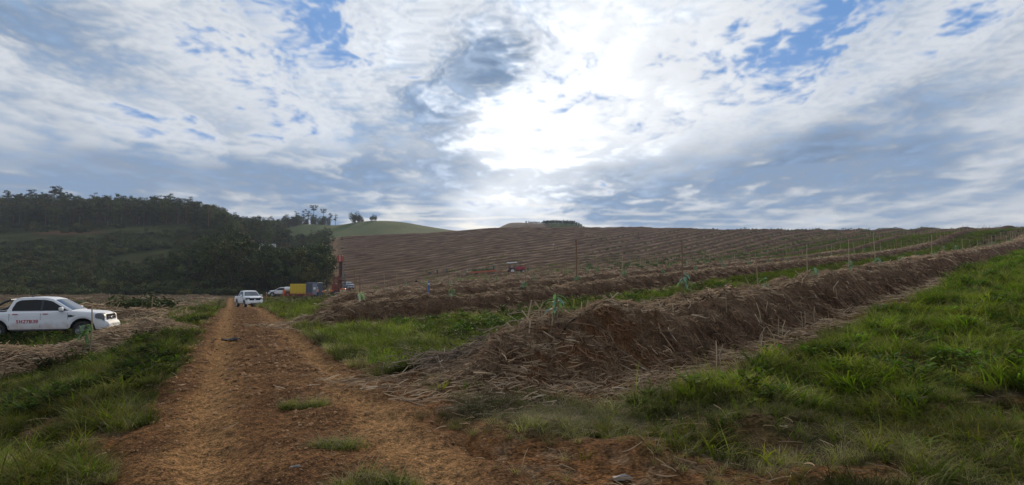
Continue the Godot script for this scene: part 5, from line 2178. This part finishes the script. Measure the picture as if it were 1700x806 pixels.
func make_straw() -> void:
	var kinds := [strand(0.02, 0.0), strand(0.06, 2.5), strand(-0.04, 3.0)]
	var sm := vmat("straw", 0.85, 0.3, Color(0.25, 0.2, 0.12))
	var along := Vector3(ALONG.x, 0, -ALONG.y).normalized()
	var across := Vector3(ALONG.y, 0, ALONG.x).normalized()
	for k in 7:
		var where := [[], [], []]
		var tint := [[], [], []]
		var a := -2.8
		while a < 150.0:
			var p0 := row_at(k, row_start(k) + a)
			var dist := p0.length()
			if p0.x > 0.98 * p0.y + 4.0 or dist > 150.0:
				break
			var step := 0.25
			var per := int(clampf(3600.0 / pow(dist, 0.95), 10.0, 330.0) * (1.0 if k < 2 else 0.5))
			var thick := clampf(dist / 2600.0, 0.0042, 0.05)
			for j in per:
				var q := rr(-2.6, 2.5)
				var aa := a + rr(0, step)
				var hm := mound(k, aa, q)
				if hm < 0.02 and R.randf() < 0.65:
					continue
				var p := row_at(k, row_start(k) + aa, q)
				var slope := (mound(k, aa, q + 0.12) - mound(k, aa, q - 0.12)) / 0.24
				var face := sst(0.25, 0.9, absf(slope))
				var down := (across + Vector3.UP * slope).normalized()
				var phi := R.randfn(0.0, 0.8) if R.randf() > face else rr(0.0, PI)
				var dir := along * cos(phi) + down * sin(phi)
				var nrm := dir.cross(along if absf(cos(phi)) < 0.5 else down).normalized()
				if nrm.y < 0.0:
					nrm = -nrm
				dir = (dir + nrm * R.randfn(0.05, 0.14)).normalized()
				var sd := dir.cross(nrm).normalized()
				nrm = sd.cross(dir)
				var ln := rr(0.08, 0.34) * clampf(dist / 25.0, 1.0, 2.2)
				var h := gh(p.x, -p.y) + hm + rr(0.005, 0.05)
				var fat := 1.0
				if R.randf() < 0.08:
					fat = 2.2
					ln *= 1.5
				var b := Basis(dir * ln, nrm * ln, sd * thick * fat * rr(0.6, 1.5))
				var kk := R.randi() % 3
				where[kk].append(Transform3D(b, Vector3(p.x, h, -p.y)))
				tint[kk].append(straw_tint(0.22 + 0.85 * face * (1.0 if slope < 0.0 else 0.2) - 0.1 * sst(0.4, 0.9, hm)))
			a += step
		for kk in 3:
			if where[kk].size():
				many("straw_mulch", kinds[kk], sm, where[kk], tint[kk])
	var tuft := clump(26, 0.34, 0.14, 0.006, 1.6, Color(0.13, 0.085, 0.05), Color(0.30, 0.215, 0.125))
	var clods := [rock(0.7), rock(0.9)]
	for k in 2:
		var tw := []
		var tt := []
		var cw := [[], []]
		var ct := [[], []]
		for i in 5200:
			var a := -2.4 + 34.0 * pow(R.randf(), 1.5)
			var q := rr(-1.2, 1.7)
			var hm := mound(k, a, q)
			if hm < 0.05:
				continue
			var slope := (mound(k, a, q + 0.12) - mound(k, a, q - 0.12)) / 0.24
			var p := row_at(k, row_start(k) + a, q)
			var nrm := (Vector3.UP - across * slope).normalized()
			var at := Vector3(p.x, gh(p.x, -p.y) + hm - 0.02, -p.y)
			if i % 3 == 0:
				var b := Basis(Quaternion(Vector3.UP, nrm)) * Basis(Vector3.UP, rr(0, TAU))
				var s := rr(0.5, 1.15)
				tw.append(Transform3D(b.scaled_local(Vector3(s, s * 0.8, s)), at))
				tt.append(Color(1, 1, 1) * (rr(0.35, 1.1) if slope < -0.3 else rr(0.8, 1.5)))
			elif hm < row_tall(k) * 0.8:
				var s := 0.02 + 0.07 * pow(R.randf(), 3.0)
				var j := R.randi() % 2
				cw[j].append(Transform3D(Basis.from_euler(Vector3(rr(0, 3), rr(0, 6), rr(0, 3))).scaled(Vector3.ONE * s), at + nrm * 0.015))
				ct[j].append(Color(0.15, 0.075, 0.036) * rr(0.5, 1.5))
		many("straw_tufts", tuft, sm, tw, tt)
		for j in 2:
			many("soil_clods", clods[j], soil_or_stone(), cw[j], ct[j])
	# litter on the bare ground round the mounds and along the road
	var where := [[], [], []]
	var tint := [[], [], []]
	for i in 26000:
		var d := 3.2 + 40.0 * pow(R.randf(), 1.7)
		var x := lerpf(-0.95 * d, 0.95 * d, R.randf())
		var o := x - road_x(d)
		var keep := 0.12
		if absf(o) < 1.7:
			keep = 0.012
		elif absf(o) < 2.7:
			keep = 0.16
		keep += 0.55 * blot(x, d, -1.4, 11.4, 2.0, 1.6) + 0.75 * blot(x, d, 1.6, 9.8, 3.0, 1.0)
		var ri := row_of(x, d)
		if ri.x == 0.0 and ri.y > -1.0 and ri.z > 1.0 and ri.z < 2.6:
			keep = 1.0
		var lm := left_mound(x, d) if x < -8.0 and d < 25.0 else 0.0
		if lm > 0.04:
			keep = 1.0
		if R.randf() > keep:
			continue
		for j in (5 if lm > 0.04 else (3 if keep >= 1.0 else 1)):
			var xx := x + rr(-0.3, 0.3) * (1.0 if keep >= 1.0 else 0.0)
			var dd := d + rr(-0.3, 0.3) * (1.0 if keep >= 1.0 else 0.0)
			var dir := Vector3(rr(-1, 1), R.randfn(0.05, 0.12), rr(-1, 1)).normalized()
			var sd := dir.cross(Vector3.UP).normalized()
			var ln := rr(0.05, 0.26)
			var h := (road_h(xx, dd) if absf(o) < 1.75 else surface(xx, -dd)) + 0.015 + maxf(0.0, dir.y) * ln * 0.5
			var kk := R.randi() % 3
			where[kk].append(Transform3D(Basis(dir * ln, sd.cross(dir) * ln, sd * clampf(d / 2600.0, 0.0035, 0.02)), Vector3(xx, h, -dd)))
			tint[kk].append(straw_tint(0.25))
	var lu := (LEFT_B - LEFT_A).normalized()
	for i in 16000:
		var q2 := LEFT_A + lu * rr(-1.4, 11.0) + Vector2(lu.y, -lu.x) * rr(-1.9, 1.9)
		if left_mound(q2.x, q2.y) < 0.03:
			continue
		var dir := Vector3(rr(-1, 1), R.randfn(0.05, 0.15), rr(-1, 1)).normalized()
		var sd := dir.cross(Vector3.UP).normalized()
		var ln := rr(0.10, 0.5)
		var kk := R.randi() % 3
		where[kk].append(Transform3D(Basis(dir * ln, sd.cross(dir) * ln, sd * rr(0.006, 0.014)), Vector3(q2.x, surface(q2.x, -q2.y) + rr(0.0, 0.06), -q2.y)))
		tint[kk].append(straw_tint(0.25) * 1.1)
	for i in 22000:
		var d := 31.0 * pow(4.0, R.randf())
		var x := lerpf(-0.93 * d, road_x(d) - 3.0, R.randf())
		if nb.get_noise_2d(x * 0.25, d * 0.5) < rr(-0.3, 0.4):
			continue
		var dir := Vector3(rr(-1, 1), R.randfn(0.08, 0.15), rr(-0.5, 0.5)).normalized()
		var sd := dir.cross(Vector3.UP).normalized()
		var ln := rr(0.25, 0.9)
		var kk := R.randi() % 3
		where[kk].append(Transform3D(Basis(dir * ln, sd.cross(dir) * ln, sd * d / 1900.0), Vector3(x, left_field_h(x, d) + rr(0.02, 0.12), -d)))
		tint[kk].append(straw_tint(0.2) * 1.1)
	for kk in 3:
		many("straw_litter", kinds[kk], sm, where[kk], tint[kk])


# ------------------------------------------------------------------ grass
func grass_at(x: float, d: float) -> float:
	var o := x - road_x(d)
	var m := nb.get_noise_2d(x * 0.33 + 7.0, d * 0.33)
	var m2 := nb.get_noise_2d(x * 1.3 + 70.0, d * 1.3)
	if absf(o) < 1.6:
		return 0.0
	var r := row_of(x, d)
	if o > 0.0:
		if r.x >= 0.0 and r.y > -1.4 and r.z > -2.3 and r.z < 1.5 + (0.9 + 0.7 * m2) * (1.0 - sst(16.0, 40.0, r.y)):
			return 0.0
		if r.x < 0.0 or (r.x == 0.0 and r.z > 0.0) or (r.x == 0.0 and r.y < -1.0 and r.z > -2.2): # right-hand verge
			var g := sst(1.7, 3.9, o + 2.0 * m + 0.6 * m2)
			g *= 1.0 - 0.9 * sst(0.25, 0.65, blot(x, d, -1.3, 11.2, 1.6, 1.4) + 0.35 * m2)
			g *= 1.0 - 0.85 * sst(0.3, 0.7, blot(x, d, 2.0, 5.35, 1.5, 0.6) + 0.5 * m2)
			g *= 1.0 - 0.75 * sst(0.35, 0.7, blot(x, d, 0.4, 6.0, 1.3, 0.7) + 0.4 * m2)
			g *= 1.0 - 0.7 * sst(0.3, 0.6, blot(x, d, 1.2, 9.9, 3.2, 0.75))
			g *= clampf(1.1 + 1.3 * m + 0.5 * m2, 0.12, 1.0)
			return g
		var g2 := clampf(0.62 + 1.0 * m + 0.6 * m2, 0.0, 1.0) * (1.0 - sst(110.0, 200.0, d))
		if d < 75.0:
			g2 = maxf(g2, (1.0 - sst(3.6, 6.5, o + m * 2.0)) * sst(12.2, 13.6, d) * clampf(1.0 + m2, 0.3, 1.0))
		return g2
	if x < -8.0 and d < 25.0 and left_mound(x, d) > 0.05:
		return 0.04
	var g3 := sst(1.5, 2.25, -o + 0.6 * m + 0.3 * m2) * clampf(0.95 + 0.9 * m + 0.5 * m2, 0.1, 1.0)
	g3 *= 1.0 - 0.55 * sst(0.3, 0.6, blot((x + 5.6) + 0.75 * (d - 7.4), d, 0.0, 7.4, 0.5, 1.6))
	if d > 26.0:
		g3 *= lerpf(1.0, clampf(0.35 + 1.6 * m, 0.0, 1.0), sst(26.0, 36.0, d) * sst(3.0, 6.0, -o))
	return g3 * (1.0 - sst(85.0, 118.0, d))


func clump(n: int, tall: float, spread: float, wide: float, curl: float, base_col: Color, tip_col: Color) -> ArrayMesh:
	var mb := MB.new()
	for i in n:
		var ang := rr(0, TAU)
		var out := Vector3(cos(ang), 0, sin(ang))
		var side := Vector3(-out.z, 0, out.x)
		side = (side + out * rr(-0.5, 0.5)).normalized()
		var root := Vector3(cos(ang * 3.1), 0, sin(ang * 3.1)) * spread * sqrt(R.randf()) * 0.6
		var h := tall * rr(0.5, 1.1)
		var c := curl * rr(0.3, 1.3)
		var l := rr(0.75, 1.25)
		var w := wide * rr(0.6, 1.2)
		var prev := []
		for k in 5:
			var f := k / 4.0
			var bend := c * f * f
			var pt := root + out * (spread * f * 0.7 + h * 0.55 * bend) + Vector3.UP * h * (f - 0.38 * bend * f)
			var ww := w * (1.0 - pow(f, 1.6)) * 0.5
			var cc := base_col.lerp(tip_col, f) * l
			mb.col = Color(cc.r, cc.g, cc.b)
			var cur := [mb.p(pt - side * ww), mb.p(pt + side * ww)] if k < 4 else [mb.p(pt)]
			if k > 0:
				if k < 4:
					mb.quad(prev[0], prev[1], cur[1], cur[0])
				else:
					mb.tri(prev[0], prev[1], cur[0])
			prev = cur
	return mb.mesh()


func weed(n: int, tall: float, size: float, tint: Color) -> ArrayMesh:
	var mb := MB.new()
	for s in n:
		var ang := rr(0, TAU)
		var tip := Vector3(cos(ang) * tall * 0.5, tall * rr(0.6, 1.0), sin(ang) * tall * 0.5)
		mb.col = tint * 0.8
		mb.tube([Vector3(0, -0.03, 0), tip * Vector3(0.35, 0.6, 0.35), tip], [0.006, 0.005, 0.003], 3, false)
		for k in 9:
			var f := rr(0.25, 1.0)
			var c := Vector3(tip.x * f * f, tip.y * f, tip.z * f * f)
			var d := Vector3(rr(-1, 1), rr(-0.15, 0.5), rr(-1, 1)).normalized() * size * rr(0.6, 1.2)
			var w := d.cross(Vector3.UP).normalized() * size * 0.32
			var l := rr(0.7, 1.35)
			mb.col = Color(tint.r * l, tint.g * l, tint.b * l)
			mb.face([c, c + d * 0.5 + w + Vector3(0, size * 0.1, 0), c + d, c + d * 0.5 - w + Vector3(0, size * 0.1, 0)])
	return mb.mesh()


func make_grass() -> void:
	var gm := vmat("grass", 0.7, 0.18, Color(0.75, 0.95, 0.4))
	var lo := Color(0.055, 0.066, 0.012)
	var hi := Color(0.17, 0.19, 0.034)
	var kinds := [
		clump(24, 0.34, 0.18, 0.013, 0.8, lo, hi), # 0 fine
		clump(24, 0.30, 0.22, 0.012, 1.1, lo * 0.9, hi * 0.9), # 1 fine, arching
		clump(16, 0.46, 0.22, 0.019, 1.0, Color(0.055, 0.08, 0.012), Color(0.18, 0.235, 0.036)), # 2 broad bright blades
		clump(14, 0.42, 0.28, 0.021, 1.3, Color(0.05, 0.075, 0.012), Color(0.165, 0.20, 0.034)), # 3 broad arching
		clump(34, 0.15, 0.14, 0.008, 0.9, lo, Color(0.145, 0.15, 0.04)), # 4 short turf
		clump(24, 0.32, 0.20, 0.007, 1.1, Color(0.20, 0.15, 0.08), Color(0.40, 0.32, 0.18)), # 5 dry
		weed(7, 0.34, 0.085, Color(0.065, 0.10, 0.024)), # 6 broad-leaved weed
		weed(9, 0.22, 0.06, Color(0.085, 0.13, 0.026)), # 7 low weed
		clump(9, 0.62, 0.16, 0.006, 0.7, Color(0.16, 0.14, 0.05), Color(0.36, 0.28, 0.13)), # 8 seed stalks
	]
	var where := []
	var tint := []
	for k in kinds:
		where.append([])
		tint.append([])
	var total := 0
	for i in 175000:
		# even in direction, thinning with distance
		var d := 3.0 * pow(62.0, pow(R.randf(), 0.92))
		var x := rr(-1.0, 1.15) * d
		var g := grass_at(x, d)
		if R.randf() > g * clampf(d / 12.0, 0.22, 1.0) * clampf(0.72 + 1.5 * nb.get_noise_2d(x * 0.7 + 500.0, d * 0.7), 0.06, 1.0):
			continue
		var o := x - road_x(d)
		var v := nb.get_noise_2d(x * 0.5 + 200.0, d * 0.5)
		var v2 := nb.get_noise_2d(x * 0.25 - 90.0, d * 0.25)
		var edge := 1.0 - sst(0.15, 0.55, g)
		var k := 0
		var s := rr(0.75, 1.25)
		var lush := 0.0
		var right := o > 0.0
		var r := row_of(x, d)
		var verge: bool = right and (r.x < 0.0 or (r.x == 0.0 and r.z > 0.0))
		if verge:
			lush = sst(6.6, 8.4, d) * sst(0.4, 2.6, x)
			if R.randf() < lush * 0.8:
				k = [2, 3, 0, 1, 0, 0, 1, 7][R.randi() % 8]
				if v2 > 0.1:
					k = [6, 7, 3, 0, 1, 0][R.randi() % 6]
				s *= clampf(1.0 + 0.9 * v, 0.6, 1.5)
			else:
				k = [0, 1, 3, 4, 4, 1][R.randi() % 6]
				s *= 0.9
		elif right:
			lush = 0.8 * (1.0 - sst(30.0, 60.0, d))
			k = [0, 6, 7, 7, 0, 1][R.randi() % 6] if r.x == 0.0 or d < 34.0 else [0, 1, 4, 7][R.randi() % 4]
			if o < 5.0 and d < 60.0:
				k = [0, 0, 4, 1, 1, 2][R.randi() % 6]
				s *= 0.95
		else:
			k = [0, 1, 1, 4, 3, 0, 2][R.randi() % 7]
			if v2 > 0.12 and d > 9.0 and d < 26.0:
				k = [6, 6, 7, 0][R.randi() % 4]
			if d > 17.0 and d < 26.5 and x < -12.5:
				k = [6, 6, 0, 3][R.randi() % 4]
				s *= 1.2
			s *= 0.92
		var dry := edge * 0.5 + 0.10 + 0.5 * sst(0.12, 0.4, v) * (1.0 - lush)
		if absf(o) < 3.0 and not verge:
			dry += 0.45 * (1.0 - sst(1.7, 2.7, absf(o)))
		if verge:
			dry += 0.8 * (1.0 - sst(1.7, 3.4, r.z + 1.2 * v)) * (1.0 - sst(4.0, 16.0, r.y)) if r.x == 0.0 else 0.0
			dry += 0.08 + 0.30 * sst(0.0, 0.3, v2)
		if R.randf() < dry:
			k = 5
			s *= 0.9
		elif R.randf() < 0.07 and d < 40.0:
			k = 8
		s *= lerpf(0.6, 1.0, g) * clampf(pow(d / 14.0, 0.35), 0.75, 2.0)
		var h := surface(x, -d)
		if h < -50.0:
			continue
		var b := Basis(Vector3.UP, rr(0, TAU)) * Basis(Vector3(1, 0, 0), rr(-0.18, 0.18))
		b = b.scaled(Vector3(s * rr(0.9, 1.3), s, s * rr(0.9, 1.3)))
		where[k].append(Transform3D(b, Vector3(x, h - 0.015, -d)))
		var l := rr(0.5, 1.25) * clampf(0.80 + 0.5 * lush + 1.3 * v + 0.7 * v2, 0.30, 1.8)
		var yel := rr(-0.1, 0.6) * (1.0 - 0.35 * lush)
		if k == 5 or k == 8:
			tint[k].append(Color(l, l, l) * rr(0.8, 1.15))
		else:
			tint[k].append(Color(l * (1.0 + yel), l, l * (1.0 - 0.4 * yel)))
		total += 1
	for k in kinds.size():
		if where[k].size():
			many(["grass", "grass", "tall_grass", "tall_grass", "short_turf", "dry_grass", "weeds", "weeds", "seed_stalks"][k], kinds[k], gm, where[k], tint[k])
	var fw := []
	var ft := []
	for i in 26000:
		var d := 45.0 * pow(6.0, R.randf())
		var x := rr(-0.15, 1.05) * d
		var r := row_of(x, d)
		if r.x < 1.0 or (r.z > -2.2 and r.z < 1.6):
			continue
		if nb.get_noise_2d(x * 0.05 + 400.0, -d * 0.11) * 1.5 < rr(-0.5, 0.55) - 0.35 * sst(0.1, 0.6, x / d) + 0.6 * sst(150.0, 270.0, d):
			continue
		var s := rr(0.9, 1.6) * clampf(d / 70.0, 1.0, 2.2)
		fw.append(Transform3D(Basis(Vector3.UP, rr(0, TAU)).scaled(Vector3(s * 1.5, s, s * 1.5)), Vector3(x, gh(x, -d) - 0.02, -d)))
		var l := rr(0.6, 1.2)
		ft.append(Color(l * rr(0.9, 1.3), l, l * 0.8))
	many("far_grass", kinds[0], gm, fw, ft)
	print("grass clumps ", total, " far ", fw.size())
	# tufts in the middle of the road
	var spots := [[-2.75, 8.3, 0.62, "low green grass tuft in the middle of the dirt road, farthest of three"], [-1.8, 6.35, 0.5, "dark green grass tuft in the middle of the dirt road, between the other two"], [-1.15, 5.12, 0.75, "pale-topped grass tuft in the road at the bottom edge of the view"], [-0.35, 12.4, 0.45, "small green tuft on the bare soil beside the twig heap"]]
	for q in spots:
		var mb := SurfaceTool.new()
		mb.begin(Mesh.PRIMITIVE_TRIANGLES)
		var o := thing("grass_tuft", q[3], "grass tuft", Vector3(q[0], road_h(q[0], q[1]) if absf(q[0] - road_x(q[1])) < 1.7 else surface(q[0], -q[1]), -q[1]), 0.0, "grass tufts on the road")
		for part in 2:
			var st := SurfaceTool.new()
			st.begin(Mesh.PRIMITIVE_TRIANGLES)
			for i in (34 if part == 0 else 14):
				var a := rr(0, TAU)
				var rad: float = q[2] * sqrt(R.randf()) * 0.55
				var s := rr(0.5, 0.95)
				var t := Transform3D(Basis(Vector3.UP, rr(0, TAU)).scaled(Vector3(s, s * 0.9, s)), Vector3(cos(a) * rad, -0.01, sin(a) * rad * 0.6))
				st.append_from(kinds[4 if part == 0 else 5], 0, t)
			var pt := put("green_blades" if part == 0 else "dry_blades", st.commit(), gm, o)
			pt.set_meta("kind", "stuff")


# ------------------------------------------------------------------ stones and clods
func rock(rough: float) -> ArrayMesh:
	var base := SphereMesh.new()
	base.radial_segments = 7
	base.rings = 4
	base.radius = 0.5
	base.height = 1.0
	var arr := base.get_mesh_arrays()
	var v: PackedVector3Array = arr[Mesh.ARRAY_VERTEX]
	var off := R.randf() * 100.0
	var mb := MB.new()
	var ix: PackedInt32Array = arr[Mesh.ARRAY_INDEX]
	for k in v.size():
		var p := v[k]
		var f := 1.0 + rough * na.get_noise_3d(p.x * 1.6 + off, p.y * 1.6, p.z * 1.6)
		v[k] = p * f * Vector3(1.0, 0.62, 0.85)
	for k in range(0, ix.size(), 3):
		mb.face([v[ix[k]], v[ix[k + 1]], v[ix[k + 2]]])
	return mb.mesh()


func make_stones() -> void:
	var kinds := [rock(0.5), rock(0.7), rock(0.9), rock(0.6)]
	var where := [[], [], [], []]
	var tint := [[], [], [], []]
	for i in 42000:
		var d := 3.0 * pow(14.0, R.randf())
		var x := 0.0
		var road := R.randf() < 0.62
		if road:
			x = road_x(d) + rr(-2.1, 2.1)
		else:
			x = rr(-0.9, 0.9) * d
		var o := x - road_x(d)
		var g := grass_at(x, d)
		if absf(o) > 1.7 and R.randf() < 0.35 + g:
			continue
		var cl := nb.get_noise_2d(x * 0.8 + 300.0, d * 0.8)
		if R.randf() > 0.5 + 1.2 * cl:
			continue
		var rut := exp(-pow((o + 1.0) / 0.4, 2.0)) + exp(-pow((o - 1.15) / 0.4, 2.0))
		if R.randf() < 0.7 * rut:
			continue
		var s := 0.006 + 0.036 * pow(R.randf(), 5.0) * clampf(d / 6.0, 0.8, 1.6)
		s *= clampf(d / 8.0, 0.8, 1.8)
		var h := road_h(x, d) if absf(o) < 1.85 else surface(x, -d)
		h = maxf(h, gh(x, -d) - 0.12)
		var k := R.randi() % 4
		var b := Basis.from_euler(Vector3(rr(-0.4, 0.4), rr(0, TAU), rr(-0.4, 0.4))).scaled(Vector3(s * rr(0.8, 1.5), s, s * rr(0.8, 1.3)))
		where[k].append(Transform3D(b, Vector3(x, h + s * 0.1, -d)))
		var c := Color(0.30, 0.155, 0.07).lerp(Color(0.40, 0.25, 0.14), R.randf() * R.randf())
		tint[k].append(c * rr(0.6, 1.25))
	for k in 4:
		many("gravel", kinds[k], soil_or_stone(), where[k], tint[k])
	# a few stones one can pick out
	for q in [[0.95, 5.35, 0.11, "flat grey stone lying at the right edge of the road, bottom of the view"], [-5.45, 12.0, 0.10, "reddish stone on the left verge of the dirt road"], [-1.9, 5.5, 0.07, "pale stone beside the bottom grass tuft in the road"]]:
		var o := put("stone", kinds[1], mat("grey stone", 0.20, 0.18, 0.165, 0.8) if q[2] != 0.10 else mat("red stone", 0.30, 0.17, 0.10, 0.85))
		o.position = Vector3(q[0], surface(q[0], -q[1]) + 0.015, -q[1])
		o.scale = Vector3(q[2] * 1.5, q[2] * 0.7, q[2])
		tag(o, q[3], "stone")


func soil_or_stone() -> StandardMaterial3D:
	return vmat("stone", 0.9, 0.3)
